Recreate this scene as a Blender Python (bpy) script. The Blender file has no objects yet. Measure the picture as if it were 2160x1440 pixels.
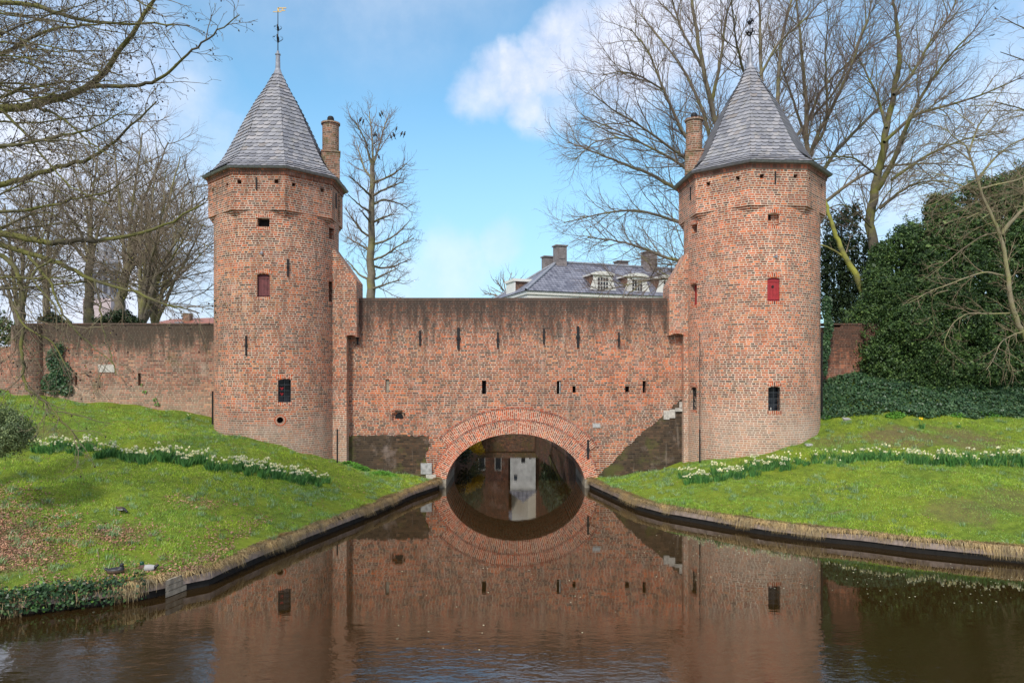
import bpy, bmesh, math, random
import numpy as np
from mathutils import Vector, Matrix
PI = math.pi; R_ = math.radians
scene = bpy.context.scene
col = scene.collection
# ------------------------------------------------------------------ camera, sky, sun, exposure
FPX = 1500.0; CAMY = -28.85; CAMZ = 4.56; HOR = 790.0
cd = bpy.data.cameras.new('camera'); cam = bpy.data.objects.new('camera', cd); col.objects.link(cam)
cam.location = (0, CAMY, CAMZ); cam.rotation_euler = (PI/2, 0, 0)
cd.sensor_width = 36; cd.sensor_fit = 'HORIZONTAL'; cd.lens = 36*FPX/2160
cd.shift_y = (HOR-720)/2160; cd.clip_end = 3000; cd.clip_start = 0.2
scene.camera = cam
SUN_EL, SUN_AZ = R_(44), R_(200)      # azimuth clockwise from +Y: sun behind the camera, to the left
w = bpy.data.worlds.new("World"); scene.world = w; w.use_nodes = True
EXPOSURE = 0.70
scene.view_settings.view_transform = 'Standard'; scene.view_settings.look = 'None'
scene.view_settings.gamma = 1; scene.view_settings.exposure = EXPOSURE

class NT:
    """tiny node helper"""
    def __init__(s, tree): s.t = tree; s.n = tree.nodes; s.l = tree.links
    def new(s, kind, **kw):
        n = s.n.new(kind)
        for k, v in kw.items(): setattr(n, k, v)
        return n
    def put(s, sock, v):
        if isinstance(v, bpy.types.NodeSocket): s.l.new(v, sock)
        elif v is not None: sock.default_value = v
    def m(s, op, a, b=None, c=None, clamp=False):
        n = s.new('ShaderNodeMath', operation=op); n.use_clamp = clamp
        s.put(n.inputs[0], a)
        if b is not None: s.put(n.inputs[1], b)
        if c is not None: s.put(n.inputs[2], c)
        return n.outputs[0]
    def vm(s, op, a, b=None, scale=None):
        n = s.new('ShaderNodeVectorMath', operation=op); s.put(n.inputs[0], a)
        if b is not None: s.put(n.inputs[1], b)
        if scale is not None: s.put(n.inputs['Scale'], scale)
        return n.outputs['Value'] if op in ('DOT_PRODUCT', 'LENGTH', 'DISTANCE') else n.outputs[0]
    def mr(s, v, a, b, c=0.0, d=1.0, smooth=False):
        n = s.new('ShaderNodeMapRange'); n.clamp = True
        if smooth: n.interpolation_type = 'SMOOTHSTEP'
        s.put(n.inputs[0], v); n.inputs[1].default_value = a; n.inputs[2].default_value = b
        n.inputs[3].default_value = c; n.inputs[4].default_value = d
        return n.outputs[0]
    def mix(s, f, a, b, mode='MIX'):
        n = s.new('ShaderNodeMix', data_type='RGBA', blend_type=mode)
        s.put(n.inputs[0], f)
        s.put(n.inputs[6], a if isinstance(a, bpy.types.NodeSocket) else (*a, 1)); s.put(n.inputs[7], b if isinstance(b, bpy.types.NodeSocket) else (*b, 1))
        return n.outputs[2]
    def noise(s, vec, scale, detail=3, rough=.55, dim='3D', color=False, dist=0):
        n = s.new('ShaderNodeTexNoise', noise_dimensions=dim)
        if vec is not None: s.put(n.inputs['Vector'], vec)
        n.inputs['Scale'].default_value = scale; n.inputs['Detail'].default_value = detail
        n.inputs['Roughness'].default_value = rough; n.inputs['Distortion'].default_value = dist
        return n.outputs['Color' if color else 'Fac']
    def ramp(s, f, stops, interp='LINEAR'):
        n = s.new('ShaderNodeValToRGB'); s.put(n.inputs[0], f); cr = n.color_ramp; cr.interpolation = interp
        while len(cr.elements) < len(stops): cr.elements.new(.5)
        for e, (p, c) in zip(cr.elements, stops): e.position = p; e.color = (*c, 1)
        return n.outputs[0]
    def xyz(s, v):
        n = s.new('ShaderNodeSeparateXYZ'); s.put(n.inputs[0], v); return n.outputs
    def cxyz(s, x, y, z):
        n = s.new('ShaderNodeCombineXYZ'); s.put(n.inputs[0], x); s.put(n.inputs[1], y); s.put(n.inputs[2], z); return n.outputs[0]
    def bump(s, h, strength=.5, dist=.02):
        n = s.new('ShaderNodeBump'); s.put(n.inputs['Height'], h); n.inputs['Strength'].default_value = strength
        n.inputs['Distance'].default_value = dist; return n.outputs[0]

def pdir(px, py):
    v = Vector(((px-1080)/FPX, 1, (HOR-py)/FPX)); return v.normalized()
def world_sky():
    t = NT(w.node_tree); bg = w.node_tree.nodes['Background']; bg.inputs[1].default_value = 0.13
    sky = t.new('ShaderNodeTexSky', sky_type='NISHITA'); sky.sun_disc = False
    sky.sun_elevation = SUN_EL; sky.sun_rotation = SUN_AZ; sky.air_density = 1.0; sky.dust_density = .7; sky.ozone_density = 2.0
    g = t.new('ShaderNodeTexCoord').outputs['Generated']
    wob = t.noise(g, 5, 6, .6, color=True)
    d = t.vm('NORMALIZE', t.vm('ADD', g, t.vm('SCALE', t.vm('SUBTRACT', wob, (.5, .5, .5)), scale=.14)))
    blobs = [(1020, 182, .05, .65), (1060, 165, .055, .8), (1105, 160, .060, 1.0), (1120, 210, .05, .8), (1180, 140, .06, 1.0), (1250, 95, .07, 1.0), (1350, 120, .11, 1.0), (1180, 215, .035, .6), (1470, 60, .13, 1.0),
             (1640, 200, .14, .5), (960, 560, .08, .4), (1060, 520, .05, .35), (900, 640, .10, .35), (800, 430, .05, .5), (770, 470, .05, .5),
             (120, 250, .22, .8), (60, 520, .26, .9), (300, 560, .2, .8), (30, 60, .12, .7), (440, 300, .05, .35), (1800, 430, .14, .6), (1960, 150, .1, .35),
             (2300, 300, .2, .6), (-500, 300, .4, .9), (2700, 200, .4, .7), (700, -900, .5, .6), (1800, -900, .45, .8)]
    tot = None
    for px, py, r, a in blobs:
        dist = t.vm('DISTANCE', d, tuple(pdir(px, py)))
        b = t.mr(dist, r*.35, r, a, 0, True)
        tot = b if tot is None else t.m('MAXIMUM', tot, b)
    br = t.noise(g, 9, 7, .62); br2 = t.noise(g, 2.2, 5, .6)
    # clouds behind and above the camera (they light the scene and show in the water)
    yy = t.xyz(g)
    back = t.mr(yy[1], .25, -.3, 0, .9); up = t.mr(yy[2], .47, .58, 0, 1)
    wide = t.m('MULTIPLY', t.m('MAXIMUM', back, up), t.mr(br2, .32, .52, .35, 1, True))
    tot = t.m('MAXIMUM', t.m('MULTIPLY', tot, t.mr(br, .28, .58, .5, 1.1)), wide, clamp=True)
    low = t.mr(yy[2], .0, .34, .62, 0)                       # haze whitening low in the sky
    lowm = t.mr(yy[2], .0, .36, .85, 0)
    shade = t.mix(t.mr(br, .35, .7), (3.4, 3.8, 4.9), (4.7, 4.9, 5.5))
    hs = t.new('ShaderNodeHueSaturation'); hs.inputs['Saturation'].default_value = 1.0; hs.inputs['Value'].default_value = 1.0
    t.l.new(sky.outputs[0], hs.inputs['Color'])
    skyc = t.mix(1.0, hs.outputs[0], (0.80, 1.12, 1.09), 'MULTIPLY')
    skyc = t.mix(lowm, skyc, (2.35, 3.15, 4.15))
    t.l.new(t.mix(tot, skyc, shade), bg.inputs[0])
world_sky()
sl = bpy.data.lights.new('sun', 'SUN'); sl.energy = 2.0; sl.angle = R_(7); sl.color = (1, .95, .87)
so = bpy.data.objects.new('sun', sl); col.objects.link(so)
sd = Vector((math.sin(SUN_AZ)*math.cos(SUN_EL), math.cos(SUN_AZ)*math.cos(SUN_EL), math.sin(SUN_EL)))
so.rotation_euler = sd.to_track_quat('Z', 'Y').to_euler(); so.location = (0, -20, 40)

# ------------------------------------------------------------------ helpers
def W(px, py, d):
    """photo pixel at distance d in front of the camera -> world point"""
    return Vector(((px-1080)/FPX*d, CAMY+d, CAMZ+(HOR-py)/FPX*d))
def tag(o, label=None, cat=None, group=None, kind=None):
    if label: o['label'] = label
    if cat: o['category'] = cat
    if group: o['group'] = group
    if kind: o['kind'] = kind
    return o
def empty(name, loc, rz=0, label=None, cat=None, group=None):
    o = bpy.data.objects.new(name, None); col.objects.link(o); o.location = loc; o.rotation_euler = (0, 0, rz)
    o.empty_display_size = .2
    return tag(o, label, cat, group)
def link_mesh(name, me, mat, parent=None):
    o = bpy.data.objects.new(name, me); col.objects.link(o)
    for m_ in (mat if isinstance(mat, (list, tuple)) else [mat]): me.materials.append(m_)
    if parent is not None:
        o.parent = parent
        bpy_inv = Matrix.Identity(4) if parent.parent is not None else Matrix.Translation(parent.location) @ Matrix.Rotation(parent.rotation_euler.z, 4, 'Z')
        o.matrix_parent_inverse = bpy_inv.inverted()
    return o
class B:
    """mesh builder in world coordinates with metre UVs"""
    def __init__(s): s.v = []; s.f = []; s.uv = []; s.mi = []
    def face(s, pts, uvs=None, mi=0):
        i = len(s.v); s.v += [tuple(p) for p in pts]; s.f.append(tuple(range(i, i+len(pts))))
        if uvs is None:
            P = [Vector(p) for p in pts]; n = (P[1]-P[0]).cross(P[2]-P[0])
            ax, ay, az = abs(n.x), abs(n.y), abs(n.z)
            if az >= ax and az >= ay: uvs = [(p.x, p.y) for p in P]
            elif ay >= ax: uvs = [(p.x, p.z) for p in P]
            else: uvs = [(p.y, p.z) for p in P]
        s.uv += uvs; s.mi.append(mi); return s
    def box(s, x0, x1, y0, y1, z0, z1, M=None, mi=0, skip=''):
        c = [Vector(p) for p in ((x0,y0,z0),(x1,y0,z0),(x1,y1,z0),(x0,y1,z0),(x0,y0,z1),(x1,y0,z1),(x1,y1,z1),(x0,y1,z1))]
        F = {'b': (3,2,1,0), 't': (4,5,6,7), 'f': (0,1,5,4), 'k': (2,3,7,6), 'r': (1,2,6,5), 'l': (3,0,4,7)}
        for k, q in F.items():
            if k in skip: continue
            p = [c[i] for i in q]
            if k in 'bt': uv = [(a.x, a.y) for a in p]
            elif k in 'fk': uv = [(a.x, a.z) for a in p]
            else: uv = [(a.y, a.z) for a in p]
            s.face([M @ a for a in p] if M else p, uv, mi)
        return s
    def prism(s, poly, y0, y1, mi=0):
        """poly = list of (x,z), counter-clockwise seen from the front (-Y); extruded in y"""
        s.face([(x, y0, z) for x, z in poly], [(x, z) for x, z in poly], mi)
        s.face([(x, y1, z) for x, z in reversed(poly)], [(x, z) for x, z in reversed(poly)], mi)
        n = len(poly); L = 0
        for i in range(n):
            a, b = poly[i], poly[(i+1) % n]; l = math.dist(a, b)
            vert = abs(a[1]-b[1]) > abs(a[0]-b[0])
            if vert: uv = [(y0, a[1]), (y1, a[1]), (y1, b[1]), (y0, b[1])]
            else: uv = [(a[0], y0), (a[0], y1), (b[0], y1), (b[0], y0)]
            s.face([(a[0], y0, a[1]), (a[0], y1, a[1]), (b[0], y1, b[1]), (b[0], y0, b[1])], uv, mi)
        return s
    def lathe(s, c, prof, seg=24, a0=0, a1=2*PI, mi=0, swap=False):
        """prof = [(r,z)...] about vertical axis through c"""
        for k in range(seg):
            t0 = a0+(a1-a0)*k/seg; t1 = a0+(a1-a0)*(k+1)/seg
            for (r0, z0), (r1, z1) in zip(prof, prof[1:]):
                q = []
                P = [(r0, t0, z0), (r0, t1, z0), (r1, t1, z1), (r1, t0, z1)]
                pts = [(c[0]+r*math.cos(t), c[1]+r*math.sin(t), c[2]+z) for r, t, z in P]
                rr = max(r0, r1); dz = abs(z1-z0)
                uv = [(rr*t, z if dz > .3*abs(r1-r0) else r) for r, t, z in P]
                if r0 < 1e-6: pts = [pts[0], pts[2], pts[3]]; uv = [uv[0], uv[2], uv[3]]
                elif r1 < 1e-6: pts = pts[:3]; uv = uv[:3]
                s.face(pts, [(b, a) for a, b in uv] if swap else uv, mi)
        return s
    def mesh(s, name, merge=False, smooth=False):
        me = bpy.data.meshes.new(name); me.from_pydata(s.v, [], s.f)
        ul = me.uv_layers.new(name='UVMap')
        ul.data.foreach_set('uv', np.array(s.uv, dtype=np.float32).ravel())
        me.polygons.foreach_set('material_index', np.array(s.mi, dtype=np.int32))
        if merge:
            bm = bmesh.new(); bm.from_mesh(me); bmesh.ops.remove_doubles(bm, verts=bm.verts, dist=1e-5)
            bmesh.ops.recalc_face_normals(bm, faces=bm.faces); bm.to_mesh(me); bm.free()
        if smooth: me.polygons.foreach_set('use_smooth', np.ones(len(me.polygons), dtype=bool))
        me.update(); return me
    def build(s, name, mat, parent=None, merge=False, smooth=False):
        return link_mesh(name, s.mesh(name, merge, smooth), mat, parent)
def np_mesh(name, verts, faces_flat, k, mat, parent=None, smooth=False, uv=None):
    """verts (N,3) array, faces (M,k) array"""
    me = bpy.data.meshes.new(name); F = np.asarray(faces_flat, dtype=np.int32).reshape(-1, k)
    me.vertices.add(len(verts)); me.vertices.foreach_set('co', np.asarray(verts, dtype=np.float32).ravel())
    me.loops.add(F.size); me.loops.foreach_set('vertex_index', F.ravel())
    me.polygons.add(len(F)); me.polygons.foreach_set('loop_start', np.arange(0, F.size, k, dtype=np.int32))
    me.polygons.foreach_set('loop_total', np.full(len(F), k, dtype=np.int32))
    if uv is not None:
        ul = me.uv_layers.new(name='UVMap'); ul.data.foreach_set('uv', np.asarray(uv, dtype=np.float32)[F.ravel()].ravel())
    if smooth: me.polygons.foreach_set('use_smooth', np.ones(len(F), dtype=bool))
    me.update(calc_edges=True); me.validate()
    return link_mesh(name, me, mat, parent)
def cut(o, cutter):
    """subtract builder 'cutter' from object o for good"""
    cme = cutter.mesh('cut', merge=True); co = bpy.data.objects.new('cut', cme); col.objects.link(co)
    md = o.modifiers.new('b', 'BOOLEAN'); md.operation = 'DIFFERENCE'; md.solver = 'EXACT'; md.object = co; md.use_self = True
    bpy.context.view_layer.update()
    dg = bpy.context.evaluated_depsgraph_get(); ne = bpy.data.meshes.new_from_object(o.evaluated_get(dg), depsgraph=dg)
    o.modifiers.clear(); old = o.data; o.data = ne; bpy.data.objects.remove(co); bpy.data.meshes.remove(cme); bpy.data.meshes.remove(old)

# ------------------------------------------------------------------ materials
MATS = {}
def newmat(name):
    m_ = bpy.data.materials.new(name); m_.use_nodes = True; t = NT(m_.node_tree)
    b = m_.node_tree.nodes['Principled BSDF']; MATS[name] = m_
    return m_, t, b
def plain(name, c, rough=.6, metal=0, var=.25, scale=6, bump=.0, spec=None, c2=None):
    m_, t, b = newmat(name)
    tc = t.new('ShaderNodeTexCoord').outputs['Object']
    n = t.noise(tc, scale, 5, .6)
    c2 = c2 or tuple(x*(1-var) for x in c)
    cc = t.mix(t.mr(n, .35, .65), tuple(min(1, x*(1+var*.5)) for x in c), c2)
    t.l.new(cc, b.inputs['Base Color']); b.inputs['Roughness'].default_value = rough; b.inputs['Metallic'].default_value = metal
    if bump: t.l.new(t.bump(n, bump, .02), b.inputs['Normal'])
    if spec is not None: b.inputs['Specular IOR Level'].default_value = spec
    return m_
PAL = [(0, (.52, .145, .048)), (.18, (.40, .105, .045)), (.34, (.44, .155, .07)), (.50, (.32, .105, .058)), (.64, (.24, .09, .055)), (.76, (.165, .072, .048)), (.86, (.12, .07, .046)), (.94, (.44, .18, .08))]
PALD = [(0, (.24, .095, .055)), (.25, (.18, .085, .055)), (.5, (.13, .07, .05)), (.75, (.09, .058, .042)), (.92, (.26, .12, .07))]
def brick(name, pal=PAL, mortar=(.74, .63, .48), joint=.0095, tint=(1, 1, 1), dark=None, pale=None, h=.082, wid=.25, grime=.35, moss=None, gray=0.0, dustz=None):
    """dark=(z0,z1,amount): sooty above; pale=(z0,z1,amount): lime bloom below; uses metre UVs"""
    m_, t, b = newmat(name)
    uv = t.new('ShaderNodeUVMap'); uv.uv_map = 'UVMap'
    pos = t.new('ShaderNodeNewGeometry').outputs['Position']
    wb = t.vm('SCALE', t.vm('SUBTRACT', t.noise(uv.outputs[0], 3, 3, .6, color=True), (.5, .5, .5)), scale=.035)
    s_ = t.xyz(t.vm('ADD', uv.outputs[0], wb))
    u, v = s_[0], s_[1]
    vr = t.m('DIVIDE', v, h); row = t.m('FLOOR', vr); fv = t.m('FRACT', vr)
    par = t.m('MODULO', t.m('ABSOLUTE', row), 2)
    ww = t.m('MULTIPLY_ADD', par, -wid*.46, wid)
    wn = t.new('ShaderNodeTexWhiteNoise', noise_dimensions='1D'); t.put(wn.inputs['W'], row)
    cu = t.m('ADD', t.m('DIVIDE', u, ww), t.m('MULTIPLY', wn.outputs[0], 7.0)); colm = t.m('FLOOR', cu); fu = t.m('FRACT', cu)
    dv = t.m('MULTIPLY', t.m('SUBTRACT', .5, t.m('ABSOLUTE', t.m('SUBTRACT', fv, .5))), h)
    du = t.m('MULTIPLY', t.m('SUBTRACT', .5, t.m('ABSOLUTE', t.m('SUBTRACT', fu, .5))), ww)
    dist = t.m('MINIMUM', dv, du)
    edge = t.m('ADD', dist, t.m('MULTIPLY', t.m('SUBTRACT', t.noise(uv.outputs[0], 40, 2), .5), .006))
    mask = t.mr(edge, joint-.002, joint+.002, 1, 0)
    wn2 = t.new('ShaderNodeTexWhiteNoise', noise_dimensions='2D'); t.put(wn2.inputs['Vector'], t.cxyz(colm, row, 0))
    big = t.noise(pos, .45, 5, .65); mid = t.noise(pos, 1.7, 4, .6)
    f = t.m('ADD', wn2.outputs['Value'], t.m('MULTIPLY', t.m('SUBTRACT', big, .5), 1.5))
    f = t.m('ADD', f, t.m('MULTIPLY', t.m('SUBTRACT', mid, .5), .5), clamp=True)
    c = t.ramp(f, pal)
    vs = t.new('ShaderNodeSeparateColor'); t.put(vs.inputs[0], wn2.outputs['Color'])
    c = t.mix(1, c, t.mix(vs.outputs[1], (.62, .62, .64), (1.36, 1.32, 1.25)), 'MULTIPLY')
    mc = t.mix(t.mr(mid, .35, .65), mortar, tuple(x*.62 for x in mortar))
    # old repair fields: each patch of wall has its own redness, brightness and pointing
    vo = t.new('ShaderNodeTexVoronoi'); vo.feature = 'F1'; vo.inputs['Scale'].default_value = .42
    t.put(vo.inputs['Vector'], t.vm('ADD', t.vm('MULTIPLY', pos, (1, 1, 1.5)), t.vm('SCALE', t.noise(pos, 1.3, 4, .6, color=True), scale=1.3)))
    pc = t.new('ShaderNodeSeparateColor'); t.put(pc.inputs[0], vo.outputs['Color'])
    c = t.mix(t.mr(pc.outputs[0], 0, 1, 0, .55), c, t.mix(1, c, (.72, .74, .80), 'MULTIPLY'))
    c = t.mix(t.mr(pc.outputs[1], .5, 1, 0, .5), c, t.mix(1, c, (1.35, 1.12, .95), 'MULTIPLY'))
    mc = t.mix(t.mr(pc.outputs[2], 0, 1, 0, .6), mc, tuple(x*.5 for x in mortar))
    c = t.mix(mask, c, mc)
    # lime bloom patches and grime
    bl = t.noise(pos, 1.1, 6, .7)
    c = t.mix(t.m('MULTIPLY', t.mr(bl, .55, .75), .35), c, (.58, .47, .40))
    streak = t.noise(t.vm('MULTIPLY', pos, (2.2, 2.2, .35)), 1.6, 6, .7)
    c = t.mix(t.m('MULTIPLY', t.mr(streak, .49, .66), grime), c, (.075, .058, .04))
    run = t.noise(t.vm('ADD', t.vm('MULTIPLY', pos, (3, 3, .3)), (7, 3, 1)), 1.5, 5, .65)
    c = t.mix(t.mr(run, .58, .72, 0, .25), c, (.52, .45, .36))
    z = t.xyz(pos)[2]
    wobz = t.m('ADD', z, t.m('MULTIPLY', t.m('SUBTRACT', t.noise(pos, .9, 5, .65), .5), 1.6))
    if dark:
        k = t.mr(t.m('ADD', wobz, t.m('MULTIPLY', t.m('SUBTRACT', streak, .5), 3.2)), dark[0], dark[1], 0, dark[2], True)
        c = t.mix(k, c, t.mix(mask, (.05, .038, .03), (.09, .072, .058)))
    if pale:
        k = t.m('MULTIPLY', t.mr(wobz, pale[0], pale[1], pale[2], 0, True), t.mr(bl, .3, .6, .35, 1))
        c = t.mix(k, c, t.mix(.55, c, t.mix(mask, (.42, .31, .22), (.62, .54, .43))))
        c = t.mix(t.m('MULTIPLY', k, .35), c, (.50, .40, .30))
    if moss:
        k = t.m('MULTIPLY', t.mr(t.noise(pos, moss[0], 5, .7), moss[1], moss[1]+.12, 0, moss[2]), 1)
        c = t.mix(k, c, (.10, .105, .03))
    if gray: c = t.mix(gray, c, (.2, .18, .16))
    c = t.mix(1, c, (tint[0]*1.04, tint[1]*1.0, tint[2]*1.01), 'MULTIPLY')
    t.l.new(c, b.inputs['Base Color']); b.inputs['Roughness'].default_value = .92; b.inputs['Specular IOR Level'].default_value = .2
    hh = t.m('ADD', t.m('MULTIPLY', mask, -1), t.m('MULTIPLY', t.noise(pos, 22, 4, .6), .8))
    t.l.new(t.bump(hh, .55, .014), b.inputs['Normal'])
    return m_
M_TL = brick('tower_brick_west', dark=(9.6, 14, .25), pale=(2.0, 3.6, .85), grime=.5, joint=.0115)
M_TR = brick('tower_brick_east', dark=(10, 15, .15), pale=(2.4, 4.2, .8), grime=.34, tint=(1.1, 1.1, 1.1), joint=.0125)
M_WALL = brick('wall_brick', dark=(5.5, 7.6, .95), grime=.42, mortar=(.70, .59, .45), joint=.0105)
M_ARCH = brick('arch_brick', pal=[(0, (.46, .12, .05)), (.3, (.40, .10, .05)), (.6, (.36, .13, .08)), (.85, (.15, .09, .08)), (.95, (.45, .2, .1))], grime=.06, joint=.010, mortar=(.78, .66, .52), wid=.27, h=.078, tint=(1.1,1,.92))
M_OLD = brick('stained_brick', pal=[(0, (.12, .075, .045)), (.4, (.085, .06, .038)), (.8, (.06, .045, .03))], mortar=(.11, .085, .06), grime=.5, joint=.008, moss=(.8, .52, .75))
M_LWALL = brick('curtain_brick', pal=[(0, (.34, .12, .08)), (.3, (.28, .11, .08)), (.6, (.21, .10, .075)), (.85, (.13, .08, .06)), (.95, (.36, .18, .12))], mortar=(.42, .34, .28), dark=(5.2, 6.35, .93), pale=(3.2, 4.6, .4), grime=.35, moss=(.5, .62, .5), tint=(1.15, 1.2, 1.1))
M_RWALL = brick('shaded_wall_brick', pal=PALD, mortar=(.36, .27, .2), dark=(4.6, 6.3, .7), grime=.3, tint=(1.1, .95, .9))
M_CHIM = brick('chimney_brick', pal=[(0, (.34, .15, .09)), (.5, (.22, .12, .08)), (.9, (.13, .09, .06))], mortar=(.52, .45, .34), moss=(2.5, .52, .55), grime=.2)
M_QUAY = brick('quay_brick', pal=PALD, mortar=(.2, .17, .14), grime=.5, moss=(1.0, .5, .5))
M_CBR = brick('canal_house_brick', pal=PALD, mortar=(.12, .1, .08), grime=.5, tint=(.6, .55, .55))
M_CWH = plain('old_whitewash', (.50, .49, .47), .8, 0, .3, 2)
M_HBR = brick('house_brick', pal=PALD, mortar=(.3, .25, .2), grime=.2)
def slate_mat():
    m_, t, b = newmat('slate')
    g = t.new('ShaderNodeNewGeometry'); r = g.outputs['Random Per Island']; pos = g.outputs['Position']
    c = t.ramp(r, [(0, (.18, .18, .20)), (.35, (.245, .245, .265)), (.7, (.30, .295, .31)), (.93, (.35, .33, .33)), (1, (.22, .19, .17))])
    n = t.noise(pos, 3, 6, .7)
    c = t.mix(t.mr(n, .54, .72, 0, .6), c, (.27, .25, .19))
    c = t.mix(t.mr(t.noise(t.vm('MULTIPLY', pos, (2, 2, .4)), 1.5, 5, .7), .5, .75, 0, .55), c, (.10, .10, .105))
    t.l.new(c, b.inputs['Base Color']); b.inputs['Roughness'].default_value = .5
    t.l.new(t.bump(t.noise(pos, 25, 4), .3, .01), b.inputs['Normal']); return m_
M_SLATE = slate_mat()
M_LEAD = plain('lead', (.30, .31, .34), .5, .3, .3, 8, .2)
M_IRON = plain('iron', (.018, .017, .018), .6, .4, .3)
M_GOLD = plain('gilt', (.42, .30, .12), .5, .5, .2)
M_DARK = plain('dark_interior', (.006, .006, .007), .9)
M_GLASS = plain('window_glass', (.02, .024, .03), .06, 0, .2, 3)
M_MAROON = plain('maroon_shutter', (.15, .035, .035), .55, 0, .3, 9, .1)
M_REDSH = plain('red_shutter', (.36, .022, .025), .5, 0, .2, 9, .1)
M_REDHEART = plain('red_heart', (.5, .01, .01), .3)  # plain red of the window hearts
M_STONE = plain('grey_stone', (.40, .39, .37), .9, 0, .35, 7, .3)
M_SLAB = plain('pale_slab', (.52, .48, .42), .85, 0, .3, 9, .3)
M_CONC = plain('weathered_concrete', (.30, .26, .20), .9, 0, .4, 5, .4)
M_WOOD = plain('weathered_board', (.30, .23, .19), .85, 0, .4, 6, .3)
M_WETSHADE = plain('wet_timber_painted_shade', (.009, .007, .005), .9, 0, .4, 6, .3)  # wet timber darkened to near-black, painting the shadow of the bank's undercut
M_WHITE = plain('white_paint', (.74, .72, .66), .5, 0, .08, 4)
M_CREAM = plain('cream_paint', (.68, .62, .50), .6, 0, .1, 3)
M_CEMENT = plain('rendered_chimney', (.22, .19, .185), .9, 0, .3, 3, .3)
def tile_mat(name, a, b_, pitch=.36, course=.40):
    m_, t, b = newmat(name)
    uv = t.new('ShaderNodeUVMap'); uv.uv_map = 'UVMap'; s_ = t.xyz(uv.outputs[0])
    fu = t.m('FRACT', t.m('DIVIDE', s_[0], pitch)); fv = t.m('FRACT', t.m('DIVIDE', s_[1], course))
    hgt = t.m('ADD', t.m('SINE', t.m('MULTIPLY', fu, 2*PI)), t.m('MULTIPLY', fv, -1.2))
    wn = t.new('ShaderNodeTexWhiteNoise', noise_dimensions='2D')
    t.put(wn.inputs['Vector'], t.cxyz(t.m('FLOOR', t.m('DIVIDE', s_[0], pitch)), t.m('FLOOR', t.m('DIVIDE', s_[1], course)), 0))
    c = t.mix(wn.outputs['Value'], a, b_)
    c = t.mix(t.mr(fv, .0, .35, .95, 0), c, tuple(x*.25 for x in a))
    c = t.mix(t.mr(t.noise(None, 2, 5), .5, .8, 0, .4), c, tuple(x*1.4 for x in b_))
    t.l.new(c, b.inputs['Base Color']); b.inputs['Roughness'].default_value = .5
    t.l.new(t.bump(hgt, .8, .03), b.inputs['Normal']); return m_
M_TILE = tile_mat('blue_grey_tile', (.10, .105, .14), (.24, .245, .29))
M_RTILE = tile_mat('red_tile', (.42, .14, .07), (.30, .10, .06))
def bark(name, c, c2, moss=None, mf=.5):
    m_, t, b = newmat(name); g = t.new('ShaderNodeNewGeometry').outputs['Position']
    n = t.noise(g, 4, 5, .65); cc = t.mix(t.mr(n, .35, .65), c, c2)
    if moss: cc = t.mix(t.mr(t.noise(g, 1.2, 5, .6), mf-.08, mf+.1, 0, .9), cc, moss)
    t.l.new(cc, b.inputs['Base Color']); b.inputs['Roughness'].default_value = .9; b.inputs['Specular IOR Level'].default_value = .2
    t.l.new(t.bump(t.noise(g, 14, 4), .6, .03), b.inputs['Normal']); return m_
M_BARK = bark('mossy_bark', (.12, .10, .07), (.075, .065, .05), (.14, .14, .035), .5)
M_TWIG = bark('twig_bark', (.30, .235, .17), (.20, .155, .11))
M_BARKG = bark('green_bark', (.24, .205, .15), (.15, .125, .09), (.24, .23, .08), .56)
M_BARKP = bark('pale_bark', (.30, .26, .17), (.22, .18, .12), (.26, .26, .10), .52)
M_TWIGP = bark('pale_twig', (.30, .24, .15), (.20, .15, .10))
M_TWIGR = bark('reddish_twig', (.25, .18, .14), (.16, .11, .09))
M_PLANE = bark('plane_bark', (.11, .095, .06), (.07, .06, .045), (.15, .15, .04), .47)
M_PTWIG = bark('plane_twig', (.16, .12, .09), (.20, .17, .09))
M_BALL = plain('seed_ball', (.035, .02, .016), .9)
M_BUD = plain('yellow_bud', (.42, .38, .05), .7)
M_MOSSY = bark('yellow_mossy_bark', (.24, .23, .08), (.15, .14, .06), (.36, .36, .07), .48)
def leafmat(name, stops, rough=.5, trans=.0):
    m_, t, b = newmat(name); g = t.new('ShaderNodeNewGeometry')
    c = t.ramp(g.outputs['Random Per Island'], stops)
    n = t.noise(g.outputs['Position'], 2.4, 4, .65)
    c = t.mix(1, c, t.mix(t.mr(n, .3, .7), (.55, .62, .66), (1.35, 1.28, 1.0)), 'MULTIPLY')
    t.l.new(c, b.inputs['Base Color']); b.inputs['Roughness'].default_value = rough; b.inputs['Specular IOR Level'].default_value = .3
    return m_
M_YEW = leafmat('yew_leaf', [(0, (.018, .042, .016)), (.5, (.048, .098, .03)), (.85, (.10, .17, .05)), (1, (.15, .22, .07))])
M_CON = leafmat('conifer_leaf', [(0, (.016, .032, .015)), (1, (.045, .075, .03))])
M_IVY = leafmat('ivy_leaf', [(0, (.02, .055, .025)), (.6, (.045, .10, .045)), (1, (.09, .15, .07))], .4)
M_SHRUB = leafmat('shrub_leaf', [(0, (.08, .12, .05)), (.6, (.14, .19, .08)), (1, (.22, .26, .12))])
M_NETTLE = leafmat('fresh_leaf', [(0, (.05, .17, .02)), (1, (.12, .30, .03))])
M_FORS = leafmat('yellow_blossom', [(0, (.55, .34, .01)), (1, (.75, .55, .03))])
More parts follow.
